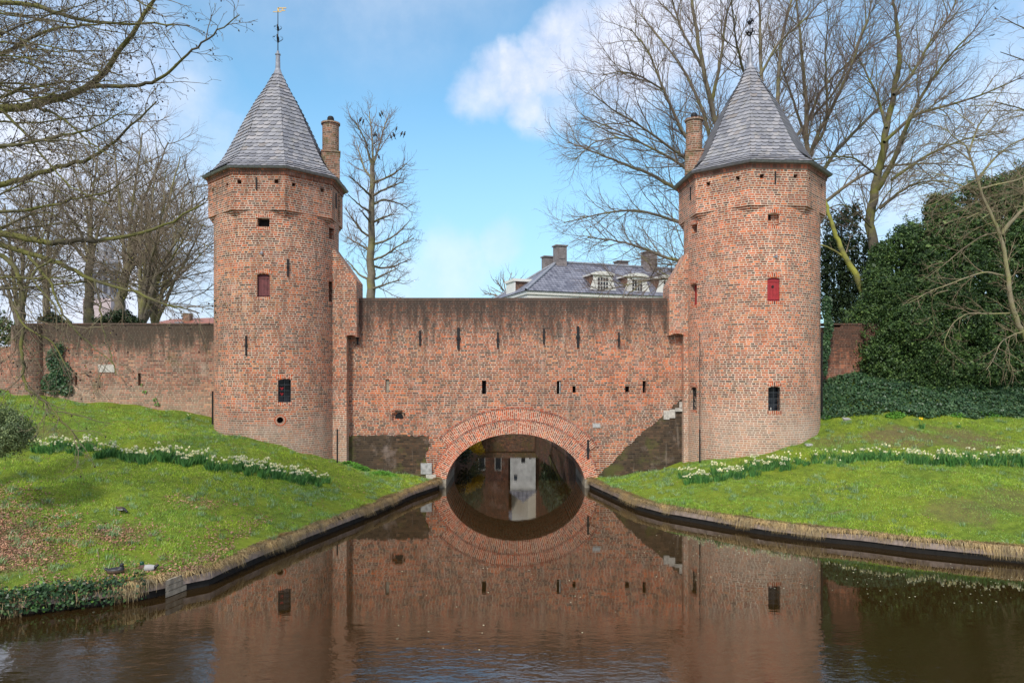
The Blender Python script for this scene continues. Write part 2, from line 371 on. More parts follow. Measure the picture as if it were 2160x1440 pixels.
def grassmat():
    m_, t, b = newmat('grass_blade'); g = t.new('ShaderNodeNewGeometry'); r = g.outputs['Random Per Island']; pos = g.outputs['Position']
    a = t.ramp(r, [(0, (.14, .26, .02)), (.45, (.31, .47, .03)), (.8, (.47, .58, .05)), (.95, (.48, .48, .14)), (1, (.5, .4, .24))])
    b2 = t.ramp(r, [(0, (.09, .21, .03)), (.5, (.20, .39, .05)), (.85, (.26, .45, .10)), (1, (.4, .45, .24))])
    b3 = t.ramp(r, [(0, (.12, .13, .03)), (.5, (.23, .24, .05)), (1, (.38, .31, .15))])
    n1 = t.noise(pos, .42, 6, .7); n2 = t.noise(pos, 1.6, 5, .7); n3 = t.noise(pos, 5.5, 4, .7)
    c = t.mix(t.mr(n1, .42, .58), a, b2); c = t.mix(t.mr(n2, .53, .66, 0, .8), c, b3)
    c = t.mix(1, c, t.mix(t.mr(n3, .34, .66), (.62, .66, .7), (1.3, 1.25, 1.1)), 'MULTIPLY')
    t.l.new(c, b.inputs['Base Color']); b.inputs['Roughness'].default_value = .6; b.inputs['Specular IOR Level'].default_value = .3; return m_
M_GRASS = grassmat()
M_DAFL = leafmat('daffodil_leaf', [(0, (.03, .105, .03)), (.5, (.06, .18, .045)), (1, (.14, .31, .09))], .5)
M_DAFW = leafmat('white_petal', [(0, (.72, .72, .55)), (1, (.85, .84, .66))], .6)
M_DAFY = leafmat('yellow_petal', [(0, (.80, .50, .01)), (1, (.9, .65, .03))], .6)
M_LITTER = leafmat('dead_leaf', [(0, (.16, .075, .055)), (.5, (.33, .16, .11)), (1, (.55, .33, .24))], .7)
M_STRAW = leafmat('dead_grass', [(0, (.20, .13, .07)), (.5, (.38, .27, .14)), (1, (.58, .44, .26))], .8)
M_BIRD = plain('black_feather', (.012, .012, .014), .5)

def ground_mat():
    m_, t, b = newmat('lawn_soil'); pos = t.new('ShaderNodeNewGeometry').outputs['Position']
    n1 = t.noise(pos, .5, 6, .65); n2 = t.noise(pos, 4, 5, .7); n3 = t.noise(pos, 30, 3, .7)
    c = t.ramp(t.m('ADD', t.m('MULTIPLY', n2, .6), t.m('MULTIPLY', n3, .4)), [(.28, (.06, .085, .018)), (.45, (.11, .16, .022)), (.58, (.18, .25, .03)), (.75, (.27, .24, .09))])
    c = t.mix(t.mr(n1, .46, .62, 0, .5), c, (.24, .27, .025))
    sp = t.xyz(pos)
    # worn, leafy corner near the water on the left and a worn patch on the right
    def spot(x, y, r, amt):
        dx = t.m('SUBTRACT', sp[0], x); dy = t.m('SUBTRACT', sp[1], y)
        dd = t.m('SQRT', t.m('ADD', t.m('MULTIPLY', dx, dx), t.m('MULTIPLY', dy, dy)))
        dd = t.m('ADD', dd, t.m('MULTIPLY', t.m('SUBTRACT', t.noise(pos, 1.3, 6, .7), .5), r*1.6))
        return t.mr(dd, r*.5, r, amt, 0, True)
    soil = None
    for a in [(-11.4, -13.7, 1.9, .9), (-13.4, -13.0, 2.4, .9), (-9.3, -12.3, .9, .45), (12.3, -9.3, 1.2, .5), (14.0, -9.0, 1.2, .45), (14.0, -3.3, 1.5, .75), (16.2, -3.6, 1.6, .7), (11.8, -2.7, 1.0, .5), (-15.5, -5.5, 1.2, .5), (-8.6, -9.2, .8, .2)]:
        s1 = spot(*a); soil = s1 if soil is None else t.m('MAXIMUM', soil, s1)
    c = t.mix(soil, c, t.mix(n3, (.10, .065, .04), (.22, .15, .09)))
    t.l.new(c, b.inputs['Base Color']); b.inputs['Roughness'].default_value = .95; b.inputs['Specular IOR Level'].default_value = .1
    t.l.new(t.bump(t.m('ADD', n2, n3), .8, .05), b.inputs['Normal']); return m_
M_GROUND = ground_mat()
def water_mat():
    m_, t, b = newmat('canal_water'); pos = t.new('ShaderNodeNewGeometry').outputs['Position']; sp = t.xyz(pos)
    b.inputs['Base Color'].default_value = (.026, .0145, .004, 1); b.inputs['Roughness'].default_value = .015
    b.inputs['IOR'].default_value = 2.35
    st = t.vm('MULTIPLY', pos, (.8, 1.6, 1))
    a = t.noise(st, 2.2, 3, .5); c = t.noise(st, 7, 3, .55); f = t.noise(pos, 26, 2, .5)
    near = t.mr(sp[1], -14.8, -17.8, .06, 1.0, True)
    gust = t.mr(t.noise(pos, .35, 3), .35, .65, .5, 1.0)
    hh = t.m('ADD', t.m('ADD', t.m('MULTIPLY', a, .9), t.m('MULTIPLY', c, .35)), t.m('MULTIPLY', f, .03))
    hh = t.m('MULTIPLY', hh, t.m('MULTIPLY', near, gust))
    t.l.new(t.bump(hh, 1.0, .014), b.inputs['Normal']); return m_
M_WATER = water_mat()
# ------------------------------------------------------------------ terrain
def water_pt(px, py):
    d = CAMZ*FPX/(py-HOR); return ((px-1080)/FPX*d, CAMY+d)
EDGE_L = [(-2.95, .05)]+[water_pt(*p) for p in ((922,1032),(868,1051),(790,1086),(712,1117),(634,1148),(557,1179.5),(479,1214),(440,1234),(352,1252),(306,1263),(211,1276),(105,1288),(0,1302))]+[(-11.6,-15.9),(-14,-16.4),(-18,-17),(-24,-17.5),(-34,-18),(-60,-19)]
EDGE_R = [(3.1, .05)]+[water_pt(*p) for p in ((1259,1035.5),(1342,1074),(1400,1090),(1505.6,1109),(1611,1127),(1717,1141),(1822,1151),(1928,1165),(2033,1176),(2160,1188))]+[(14.5,-12.4),(17.5,-13.6),(21,-15),(27,-17),(38,-19),(60,-20)]
def resample(P, step):
    P = np.array(P, float); seg = np.linalg.norm(np.diff(P, axis=0), axis=1); s = np.r_[0, np.cumsum(seg)]
    n = int(s[-1]/step)+1; q = np.linspace(0, s[-1], n)
    return np.stack([np.interp(q, s, P[:, i]) for i in range(P.shape[1])], 1)
BANK_Z = .35
CTRL = {'L': [(-8.66,-2.35,1.91),(-11.97,-.35,2.52),(-13.2,.5,2.95),(-7.0,-1.25,1.18),(-4.2,.0,.50),(-6.15,0,.82),(-18.2,.55,3.50),(-21.2,.55,3.95),(-30,.55,4.2),(-45,.5,4.3),(-60,.5,4.3),
              (-9.5,-9.5,1.25),(-13,-8,1.95),(-18,-9,2.2),(-13,-12.5,1.15),(-7.5,-7.2,1.02)],
        'R': [(7.28,-1.55,1.19),(8.9,-2.65,1.56),(11.0,-1.9,2.15),(12.6,-.1,3.0),(4.2,0,.46),(6.1,-.2,.74),(14.6,.6,3.95),(20,-1,3.1),(21,1.2,4.2),(30,1,4.2),(45,1,4.2),(60,1,4.2),(16,-1.0,3.08),
              (14,-6,1.75),(19,-6,1.9),(9,-5,1.15)]}
def tps(pts):
    P = np.array(pts, float); X = P[:, :2]; z = P[:, 2]; n = len(P)
    U = lambda r2: np.where(r2 > 1e-12, .5*r2*np.log(np.maximum(r2, 1e-12)), 0)
    K = U(((X[:, None]-X[None])**2).sum(-1))+np.eye(n)*.3
    A = np.zeros((n+3, n+3)); A[:n, :n] = K; A[:n, n] = 1; A[:n, n+1:] = X; A[n, :n] = 1; A[n+1:, :n] = X.T
    wv = np.linalg.solve(A, np.r_[z, 0, 0, 0])
    def f(q):
        q = np.atleast_2d(q); return U(((q[:, None]-X[None])**2).sum(-1)) @ wv[:n]+wv[n]+q @ wv[n+1:]
    return f
HF = {}
for k, E in (('L', EDGE_L), ('R', EDGE_R)):
    e = resample(E, 2.0); HF[k] = tps(CTRL[k]+[(x, y, BANK_Z) for x, y in e])
def height(x, y, k=None):
    k = k or ('L' if x < 0 else 'R'); return max(BANK_Z-.02, float(HF[k]([(x, y)])[0]))
def lump(P):
    return .05*np.sin(P[:, 0]*1.9+1)*np.sin(P[:, 1]*2.3)+.03*np.sin(P[:, 0]*4.1+P[:, 1]*3.3)
GRID = {}
def bank(k, E, BK, ns, nt):
    e = resample(E, .25 if False else .01); e = e[np.linspace(0, len(e)-1, 4000).astype(int)]
    s = np.r_[0, np.cumsum(np.linalg.norm(np.diff(e, axis=0), axis=1))]
    # finer near the arch
    q = (np.linspace(0, 1, ns)**1.5)*s[-1]
    ex = np.interp(q, s, e[:, 0]); ey = np.interp(q, s, e[:, 1])
    bs = np.array(BK, float); bl = np.r_[0, np.cumsum(np.linalg.norm(np.diff(bs, axis=0), axis=1))]
    # pair the back line by matching x mostly
    bx = np.interp(q/s[-1], np.linspace(0, 1, len(bs)), bs[:, 0]) if False else None
    fr = q/s[-1]; qb = fr*bl[-1]; bx = np.interp(qb, bl, bs[:, 0]); by = np.interp(qb, bl, bs[:, 1])
    t = np.linspace(0, 1, nt)[None, :]**1.15
    X = ex[:, None]*(1-t)+bx[:, None]*t; Y = ey[:, None]*(1-t)+by[:, None]*t
    P = np.stack([X.ravel(), Y.ravel()], 1); z = np.maximum(HF[k](P), BANK_Z-.02)
    tt = np.repeat(t, ns, 0).ravel(); z = z+lump(P)*np.clip(tt*8, 0, 1)
    z[tt == 0] = BANK_Z
    V = np.c_[P, z]; idx = np.arange(ns*nt).reshape(ns, nt)
    a, b, c, d = idx[:-1, :-1].ravel(), idx[1:, :-1].ravel(), idx[1:, 1:].ravel(), idx[:-1, 1:].ravel()
    F = np.stack([a, d, c, b] if k == 'L' else [a, b, c, d], 1)
    # skirt down into the water
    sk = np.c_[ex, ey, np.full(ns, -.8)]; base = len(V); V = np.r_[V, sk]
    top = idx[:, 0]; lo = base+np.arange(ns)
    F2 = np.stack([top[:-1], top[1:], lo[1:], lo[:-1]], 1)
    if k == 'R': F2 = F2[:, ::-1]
    o = np_mesh('grass_bank', V, np.r_[F, F2], 4, [M_GROUND, M_WETSHADE], smooth=True)  # skirt slot carries the undercut's shadow as near-black colour
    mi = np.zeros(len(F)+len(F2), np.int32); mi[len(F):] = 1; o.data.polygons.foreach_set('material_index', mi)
    tag(o, {'L': 'grassy bank rising from the moat on the left', 'R': 'grassy bank rising from the moat on the right'}[k], 'ground', kind='structure')
    GRID[k] = (X, Y, z.reshape(ns, nt)); return o
bank('L', EDGE_L, [(-2.95,.3),(-4,.3),(-7,.3),(-9,.3),(-13,.9),(-22,.9),(-32,.9),(-60,.9)], 300, 90)
bank('R', EDGE_R, [(3.1,.3),(4.2,.3),(7,.3),(9,.3),(12.5,1.5),(22,2.6),(32,2.6),(60,2.6)], 300, 90)
def zs(k, P):
    """terrain height incl. lumps at points"""
    z = np.maximum(HF[k](P), BANK_Z-.02); return z+lump(P)
def ray_ground(px, py, k):
    for d in np.arange(10, 45, .04):
        p = W(px, py, d)
        if p.z <= zs(k, np.array([[p.x, p.y]]))[0] and p.z > .2: return p
    return W(px, py, 28)
def sheet(name, pts, mat, label, cat='ground'):
    b = B(); b.face([(x, y, z) for x, y, z in pts]); o = b.build(name, mat); tag(o, label, cat, kind='structure'); return o
# canal / moat water, one large sheet; town ground behind the walls as sheets around the canal
wb = B(); wb.face([(-60,-110,0),(60,-110,0),(60,120,0),(-60,120,0)])
tag(wb.build('canal_water', M_WATER), 'still brown moat water mirroring the walls', 'water', kind='structure')
bd = B(); bd.face([(-1500,-1500,-1.3),(1500,-1500,-1.3),(1500,1500,-1.3),(-1500,1500,-1.3)])
tag(bd.build('ground', plain('earth', (.06, .07, .03), .95)), 'flat ground far around the moat', 'ground', kind='structure')
for nm, x0, x1 in (('left', -60, -2.75), ('right', 3.25, 60)):
    g = B(); g.box(x0, x1, 4.05, 120, -1, 1.15)
    tag(g.build('town_ground', M_GROUND), 'low town ground behind the walls, %s of the canal' % nm, 'ground', kind='structure')

# ------------------------------------------------------------------ bridge wall with arch
AX, AW, AH = .14, 2.84, 2.17
wall = empty('arched_wall', (0, 0, 0), 0, 'long red brick wall with a wide round arch over the water between the two towers', 'wall')
b = B(); b.box(-7.3, 7.3, 0, 4.0, -.9, 7.66)
WO = b.build('wall', M_WALL, wall)
c = B()
ell = [(AX-AW*math.cos(a), AH*math.sin(a)) for a in np.linspace(0, PI, 33)]
c.prism([(AX-AW, -1.2), (AX+AW, -1.2)]+ell[::-1][0:], -1, 5)
c.box(-7.0, 7.0, .7, 3.3, 6.2, 8)
def wx(px): return (px-1080)/FPX*28.85
def wz(py): return CAMZ+(HOR-py)/FPX*28.85
SLITS = [(1021,802,831,9),(1179,803,831,9),(1211,814,828,7),(1323,814,827,9),(1359,803,828,7),(817,800,828,8)]
for px, y0, y1, wd in SLITS: c.box(wx(px-wd/2), wx(px+wd/2), -.2, .45, wz(y1), wz(y0))
c.box(wx(827), wx(855), -.2, .14, wz(887), wz(870)); c.box(wx(833), wx(849), -.2, .15, wz(870), wz(865.5))
cut(WO, c)
# inner niche arch
b = B(); b.prism([(wx(841)+.17*math.cos(a), wz(883)+(.0 if a in (0,) else 0)+.24*max(0, math.sin(a))) for a in np.linspace(0, PI, 13)], .135, .20); b.build('niche', M_DARK, wall)
def arch_ring(name, r0, r1, a0, a1, y0, y1, mat, parent, seg=64, swap=True, band=False, cx=AX, aw=AW, ah=AH, z0=0):
    """ring offset outward from the ellipse between distances r0, r1"""
    b = B(); L = 0; prev = None
    for a in np.linspace(a0, a1, seg+1):
        ex, ez = cx-aw*math.cos(a), z0+ah*math.sin(a)
        n = Vector((-math.cos(a)*ah, math.sin(a)*aw)).normalized()
        cur = (Vector((ex, ez))+n*r0, Vector((ex, ez))+n*r1)
        if prev:
            l = ((cur[0]+cur[1])/2-(prev[0]+prev[1])/2).length
            p = [prev[0], cur[0], cur[1], prev[1]]
            uv = [(0, L), (0, L+l), (r1-r0, L+l), (r1-r0, L)]
            if not swap: uv = [(v_, u_) for u_, v_ in uv]
            b.face([(q.x, y0, q.y) for q in p], uv)
            b.face([(prev[1].x, y0, prev[1].y), (cur[1].x, y0, cur[1].y), (cur[1].x, y1, cur[1].y), (prev[1].x, y1, prev[1].y)], [(0, L), (0, L+l), (y1-y0, L+l), (y1-y0, L)])
            b.face([(cur[0].x, y0, cur[0].y), (prev[0].x, y0, prev[0].y), (prev[0].x, y1, prev[0].y), (cur[0].x, y1, cur[0].y)], [(0, L+l), (0, L), (y1-y0, L), (y1-y0, L+l)])
            L += l
        else: b.face([(cur[0].x, y0, cur[0].y), (cur[1].x, y0, cur[1].y), (cur[1].x, y1, cur[1].y), (cur[0].x, y1, cur[0].y)])
        prev = cur
    b.face([(prev[1].x, y0, prev[1].y), (prev[0].x, y0, prev[0].y), (prev[0].x, y1, prev[0].y), (prev[1].x, y1, prev[1].y)])
    return b.build(name, mat, parent)
arch_ring('arch_ring', 0, .53, .10, PI-.10, -.045, .1, M_ARCH, wall)
arch_ring('arch_ring', .60, 1.0, .62, PI-.52, -.035, .1, M_ARCH, wall)
M_SOLD = brick('soldier_band', pal=[(0, (.44, .12, .06)), (.5, (.36, .10, .06)), (.9, (.3, .12, .08))], mortar=(.68, .56, .44), h=.08, wid=.2, joint=.009, grime=.1)
arch_ring('arch_course', .535, .595, .30, PI-.26, -.060, .1, M_SOLD, wall, swap=False)
arch_ring('arch_course', 1.01, 1.08, .62, PI-.50, -.055, .1, M_SOLD, wall, swap=False)
b = B()                                                            # top course of bricks on edge
b.box(-7.0, 7.0, -.012, .7, 7.56, 7.675)
ob = b.build('coping', brick('coping_brick', pal=PALD, mortar=(.25, .2, .16), h=.12, wid=.07, grime=.5, dark=(6, 7, .6)), wall)
def rag(poly, fixed, seed=1):
    rg = random.Random(seed); out = []
    for i, a in enumerate(poly):
        b_ = poly[(i+1) % len(poly)]; out.append(a)
        if i in fixed: continue
        n = int(math.dist(a, b_)/.11)
        for j in range(1, n):
            t_ = j/n; out.append((a[0]+(b_[0]-a[0])*t_+rg.uniform(-.035, .035), round((a[1]+(b_[1]-a[1])*t_+rg.uniform(-.05, .05))/.041)*.041))
    return out
# lower, stained masonry either side of the arch
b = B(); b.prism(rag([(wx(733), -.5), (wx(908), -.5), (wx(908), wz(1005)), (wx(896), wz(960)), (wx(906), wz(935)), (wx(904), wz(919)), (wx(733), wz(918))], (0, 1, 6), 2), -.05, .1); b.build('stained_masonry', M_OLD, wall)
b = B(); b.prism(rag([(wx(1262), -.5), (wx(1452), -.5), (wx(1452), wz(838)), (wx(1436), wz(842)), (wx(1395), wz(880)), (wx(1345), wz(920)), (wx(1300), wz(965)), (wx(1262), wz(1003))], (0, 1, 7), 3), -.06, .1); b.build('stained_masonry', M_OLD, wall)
for px0, px1, y0, y1, m_, dd in ((888,911,976,999,M_STONE,.09),(899,920,1000,1011,M_SLAB,.09),(1399,1411,866,884,M_SLAB,.10),(1411,1423,863,881,M_SLAB,.11),(1423,1440,860,867,M_SLAB,.16),(1432,1439,847,859,M_SLAB,.12),(1250,1266,892.5,901.5,M_STONE,.03)):
    b = B(); b.box(wx(px0), wx(px1), -dd, .05, wz(y1), wz(y0)); b.build('stone_block', m_, wall)
for s_ in (-1, 1):
    x0 = AX+s_*AW; b = B(); xa, xb = sorted((x0-s_*.04, x0+s_*.42)); b.box(xa, xb, -.14, 3.9, -.7, .33)
    b.build('impost', M_CONC, wall)
for px, y0, y1, th in ((755,697,727,.07),(886,697,729,.06),(967,691,737,.10),(1050,700,733,.07),(1147,692,725,.06),(1219,688,733,.10),(1305,701,731,.06),(1240,927,967,.08)):
    b = B(); x = wx(px); b.box(x-th/2, x+th/2, -.07, -.035, wz(y1), wz(y0)); b.box(x-th*.8, x+th*.8, -.085, .05, wz((y0+y1)/2)-.05, wz((y0+y1)/2)+.05)
    b.build('wall_anchor', M_IRON, wall)
for px, y0, y1, wd in SLITS:
    m_ = M_SHRUB if px == 817 else M_DARK
    b = B(); b.box(wx(px-wd/2)-.01, wx(px+wd/2)+.01, .30 if px != 817 else .08, .44, wz(y1)-.01, wz(y0)+.01)
    o = b.build('loophole', M_DARK if px != 817 else M_CONC, wall)
    if px == 1179:
        b = B(); b.box(wx(1180), wx(1182.5), .05, .1, wz(830), wz(804)); b.build('loophole_bar', M_STONE, wall)
# little flat arch of bricks over the niche
b = B()
for i in range(10):
    a = -1+2*i/9; x = wx(841)+a*.30; zt = wz(866)+.11-.10*a*a
    Mx = Matrix.Translation((x, 0, zt)) @ Matrix.Rotation(-a*.35, 4, 'Y'); b.box(-.026, .026, -.02, .05, -.05, .09, Mx)
b.build('niche_lintel', M_ARCH, wall)

# ------------------------------------------------------------------ towers
class Tower:
    def __init__(s, cx, cy, r, ro, phi0, zw, zo, name_mat):
        s.cx, s.cy, s.r, s.ro, s.phi0, s.zw, s.zo, s.mat = cx, cy, r, ro, phi0, zw, zo, name_mat
    def ang(s, px, r=None):
        """angle (atan2) on the cylinder hit by pixel column px, with depth"""
        r = r or s.r; k = (px-1080)/FPX; ox, oy = 0-s.cx, CAMY-s.cy; dx, dy = k, 1
        A = dx*dx+dy*dy; Bq = ox*dx+oy*dy; C_ = ox*ox+oy*oy-r*r; D = Bq*Bq-A*C_
        if D < 0: D = 0
        t = (-Bq-math.sqrt(D))/A; x, y = ox+t*dx, oy+t*dy
        return math.atan2(y, x), t
    def hit(s, px, py, r=None):
        a, t = s.ang(px, r); return a, CAMZ+(HOR-py)/FPX*t
    def M(s, a, z, r=None):
        r = r or s.r            # local frame: x tangent (to the right seen from outside), y inward, z up
        n = Vector((math.cos(a), math.sin(a), 0)); tx = Vector((-n.y, n.x, 0))
        Mx = Matrix((( tx.x, -n.x, 0, s.cx+n.x*r), (tx.y, -n.y, 0, s.cy+n.y*r), (0, 0, 1, z), (0, 0, 0, 1)))
        return Mx
def oct_pts(T, ro, z):
    # phi measured from -Y toward +x
    return [Vector((T.cx+ro*math.sin(T.phi0+k*PI/4), T.cy-ro*math.cos(T.phi0+k*PI/4), z)) for k in range(8)]
def oct_band(b, T, r0, z0, r1, z1, caps=True):
    lo, hi = oct_pts(T, r0, z0), oct_pts(T, r1, z1); L = 0
    for k in range(8):
        a, c_, d, e = lo[k], lo[(k+1) % 8], hi[(k+1) % 8], hi[k]; l = (c_-a).length
        b.face([a, c_, d, e], [(L, z0), (L+l, z0), (L+l, z1), (L, z1)]); L += 2.3
    if caps:
        b.face(list(reversed(lo))); b.face(hi)
def curved(T, name, a0, a1, z0, z1, r0, r1, mat, parent, swap=True, bow=0, n=8):
    b = B()
    for i in range(n):
        t0, t1 = a0+(a1-a0)*i/n, a0+(a1-a0)*(i+1)/n
        za = lambda t: bow*(1-((t-(a0+a1)/2)/((a1-a0)/2))**2)
        def P(r, t, z): return (T.cx+r*math.cos(t), T.cy+r*math.sin(t), z+za(t))
        uv = [(T.r*t0, z0), (T.r*t1, z0), (T.r*t1, z1), (T.r*t0, z1)]
        uvs = [(v-z0, u) for u, v in uv] if swap else uv
        b.face([P(r1, t0, z0), P(r1, t1, z0), P(r1, t1, z1), P(r1, t0, z1)], uvs)
        b.face([P(r0, t1, z0), P(r0, t0, z0), P(r0, t0, z1), P(r0, t1, z1)], uvs)
        b.face([P(r1, t0, z1), P(r1, t1, z1), P(r0, t1, z1), P(r0, t0, z1)], uvs)
        b.face([P(r0, t0, z0), P(r0, t1, z0), P(r1, t1, z0), P(r1, t0, z0)], uvs)
        if i == 0: b.face([P(r0, t0, z0), P(r1, t0, z0), P(r1, t0, z1), P(r0, t0, z1)], uvs)
        if i == n-1: b.face([P(r1, t1, z0), P(r0, t1, z0), P(r0, t1, z1), P(r1, t1, z1)], uvs)
    return b.build(name, mat, parent)
def lozenge_roof(T, prof, parent, rng):
    """individual overlapping slates on the eight facets; prof = [(ro,z)...] bottom to top"""
    V = []; F = []
    P = np.array(prof); sl = np.r_[0, np.cumsum(np.linalg.norm(np.diff(P, axis=0), axis=1))]
    course = .185; ncr = int(sl[-1]/course)
    for k in range(8):
        p0, p1 = T.phi0+k*PI/4, T.phi0+(k+1)*PI/4
        mid = (p0+p1)/2; nx, ny = math.sin(mid), -math.cos(mid); tx, ty = math.cos(mid), math.sin(mid)
        for j in range(ncr+1):
            s0 = j*course; s1 = min(sl[-1], s0+course*1.25)
            ra, za = np.interp(s0, sl, P[:, 0]), np.interp(s0, sl, P[:, 1]); rb, zb = np.interp(s1, sl, P[:, 0]), np.interp(s1, sl, P[:, 1])
            ha, hb = ra*math.sin(PI/8), rb*math.sin(PI/8); aa, ab = ra*math.cos(PI/8), rb*math.cos(PI/8)
            wdt = .23+rng.uniform(-.01, .01); x = -ha+rng.uniform(-wdt, 0)
            skew = .10
            while x < ha:
                w0 = wdt*rng.uniform(.9, 1.1); xl, xr = max(-ha-.01, x+.003), min(ha+.01, x+w0-.003); x += w0
                if xr-xl < .03: continue
                lift = .026+rng.uniform(0, .014)
                def pt(u, f):   # f: 0 bottom..1 top
                    half = ha+(hb-ha)*f+.012; u = max(-half, min(half, u)); ap = aa+(ab-aa)*f; z = za+(zb-za)*f
                    ln = math.hypot(ab-aa, zb-za)+1e-6; on, oz = (zb-za)/ln, -(ab-aa)/ln; lf = lift*(1-f)+.004
                    return (T.cx+nx*(ap+on*lf)+tx*u, T.cy+ny*(ap+on*lf)+ty*u, z+oz*lf)
                i = len(V); cw = xr-xl
                V += [pt(xl+cw*.28, 0), pt(xl+cw*.6, -.02), pt(xr, .10), pt(xr+skew, 1), pt(xl+skew, 1), pt(xl, .34), pt(xl+cw*.1, .10)]
                F.append((i, i+1, i+2, i+3, i+4, i+5, i+6))
    me = bpy.data.meshes.new('slates'); me.from_pydata(V, [], F); me.update()
    return link_mesh('slates', me, M_SLATE, parent)
def build_tower(T, side, labels, holes, fe, ladd):
    root = empty('brick_tower', (T.cx, T.cy, 0), 0, labels, 'tower')
    seg = 128; b = B(); a0 = PI/2
    z0 = -.6
    for k in range(seg):
        t0, t1 = a0+2*PI*k/seg, a0+2*PI*(k+1)/seg
        x0, y0, x1, y1 = T.cx+T.r*math.cos(t0), T.cy+T.r*math.sin(t0), T.cx+T.r*math.cos(t1), T.cy+T.r*math.sin(t1)
        b.face([(x0, y0, z0), (x1, y1, z0), (x1, y1, T.zo), (x0, y0, T.zo)], [(T.r*t0, z0), (T.r*t1, z0), (T.r*t1, T.zo), (T.r*t0, T.zo)])
    b.face([(T.cx+T.r*math.cos(a0+2*PI*k/seg), T.cy+T.r*math.sin(a0+2*PI*k/seg), T.zo) for k in range(seg)])
    b.face([(T.cx+T.r*math.cos(a0-2*PI*k/seg), T.cy+T.r*math.sin(a0-2*PI*k/seg), z0) for k in range(seg)])
    body = b.build('tower_wall', T.mat, root, merge=True)
    c = B()
    for f in fe:
        if f['k'] == 'round':
            a, z = T.hit(f['x'], f['y']); Mx = T.M(a, z); n = 20; rr = f['r']
            ring0 = [Mx @ Vector((rr*math.cos(q), -.2, rr*math.sin(q))) for q in np.linspace(0, 2*PI, n, endpoint=False)]
            ring1 = [Mx @ Vector((rr*math.cos(q), .35, rr*math.sin(q))) for q in np.linspace(0, 2*PI, n, endpoint=False)]
            for i in range(n): c.face([ring0[i], ring0[(i+1) % n], ring1[(i+1) % n], ring1[i]])
            c.face(list(reversed(ring0))); c.face(ring1)
        elif f['k'] in ('win', 'shut', 'open'):
            a, z1 = T.hit(f['x'], f['y0']); _, z0_ = T.hit(f['x'], f['y1']); f['a'], f['z0'], f['z1'] = a, z0_, z1
            hw = f['w']/2; dp = f.get('d', .3); bow = .04 if f['k'] != 'open' else .02
            Mx = T.M(a, 0)
            prof = [(-hw, z0_), (hw, z0_), (hw, z1-bow), (hw*.5, z1-bow*.25), (0, z1), (-hw*.5, z1-bow*.25), (-hw, z1-bow)]
            A = [Mx @ Vector((x, -.3, z)) for x, z in prof]; Bk = [Mx @ Vector((x, dp, z)) for x, z in prof]
            uA = [(x, z) for x, z in prof]
            c.face(A, uA); c.face(list(reversed(Bk)), list(reversed(uA)))
            for i in range(len(prof)):
                j = (i+1) % len(prof); c.face([A[i], Bk[i], Bk[j], A[j]], [(0, prof[i][1]), (dp+.3, prof[i][1]), (dp+.3, prof[j][1]), (0, prof[j][1])])
    cut(body, c)
    # octagonal upper storey on stepped corner corbels
    b = B(); oct_band(b, T, T.ro, T.zo+.002, T.ro, T.zw)
    up = b.build('upper_storey', T.mat, root)
    b = B()
    for i, s_ in enumerate((.07, .13, .18)): oct_band(b, T, T.ro-s_, T.zo-.085*(i+1), T.ro-s_, T.zo-.085*i-.001)
    b.build('corbel_course', T.mat, root)
    c = B()
    for px, py in holes:
        best = None
        for k in range(8):      # find the facet hit
            A, Bq = oct_pts(T, T.ro, 0)[k], oct_pts(T, T.ro, 0)[(k+1) % 8]
            n = Vector(((A+Bq).x/2-T.cx, (A+Bq).y/2-T.cy, 0)).normalized(); o_ = Vector((0, CAMY, 0)); dr = Vector(((px-1080)/FPX, 1, 0))
            den = dr.dot(n)
            if den >= 0: continue
            t = (A-o_).dot(n)/den; p = o_+dr*t
            if -.02 < (p-A).dot((Bq-A).normalized()) < (Bq-A).length+.02: best = (t, p, n)
        if best:
            t, p, n = best; z = CAMZ+(HOR-py)/FPX*t; tx = Vector((-n.y, n.x, 0))
            Mx = Matrix(((tx.x, -n.x, 0, p.x), (tx.y, -n.y, 0, p.y), (0, 0, 1, z), (0, 0, 0, 1))); c.box(-.075, .075, -.2, .25, -.07, .08, Mx)
    cut(up, c)
    # dentil courses and lead edge
    b = B(); oct_band(b, T, T.ro+.03, T.zw-.02, T.ro+.05, T.zw+.10); oct_band(b, T, T.ro+.07, T.zw+.101, T.ro+.10, T.zw+.17)
    b.build('cornice', M_DENT, root)
    b = B(); zr = T.zw+.16; oct_band(b, T, T.ro+.20, zr+.01, T.ro+.26, zr+.075)
    b.build('eaves_edge', M_LEAD, root)
    R0 = T.ro+.24; k_ = R0/2.85; zt = T.ztop
    prof = [(R0, zr+.06), (2.45*k_, zr+.36), (2.16*k_, zr+.72), (1.88*k_, zr+1.22), (1.56*k_, zr+1.9), (1.23*k_, zr+2.6), (.86*k_, zr+3.32), (.46*k_, zr+3.98), (.16, zt)]
    rf = B()
    for (r0, za), (r1, zb) in zip(prof, prof[1:]): oct_band(rf, T, r0, za, r1, zb, caps=False)
    rf.face(list(reversed(oct_pts(T, R0, zr+.06))))
    roof = rf.build('roof', M_SLATE, root)
    lozenge_roof(T, prof, roof, random.Random(3+side))
    b = B(); b.lathe((T.cx, T.cy, 0), [(.30, zt-.32), (.17, zt), (.10, zt+.2), (.085, zt+.75), (.11, zt+.76), (.11, zt+.80), (.05, zt+.82), (.05, zt+.92), (.02, zt+.93)], 12)
    fin = b.build('finial', M_LEAD, root, smooth=False)
    tp = T.zvane; b = B(); b.lathe((T.cx, T.cy, 0), [(.022, zt+.9), (.016, tp), (0, tp+.02)], 6); rod = b.build('finial_rod', M_IRON, fin)
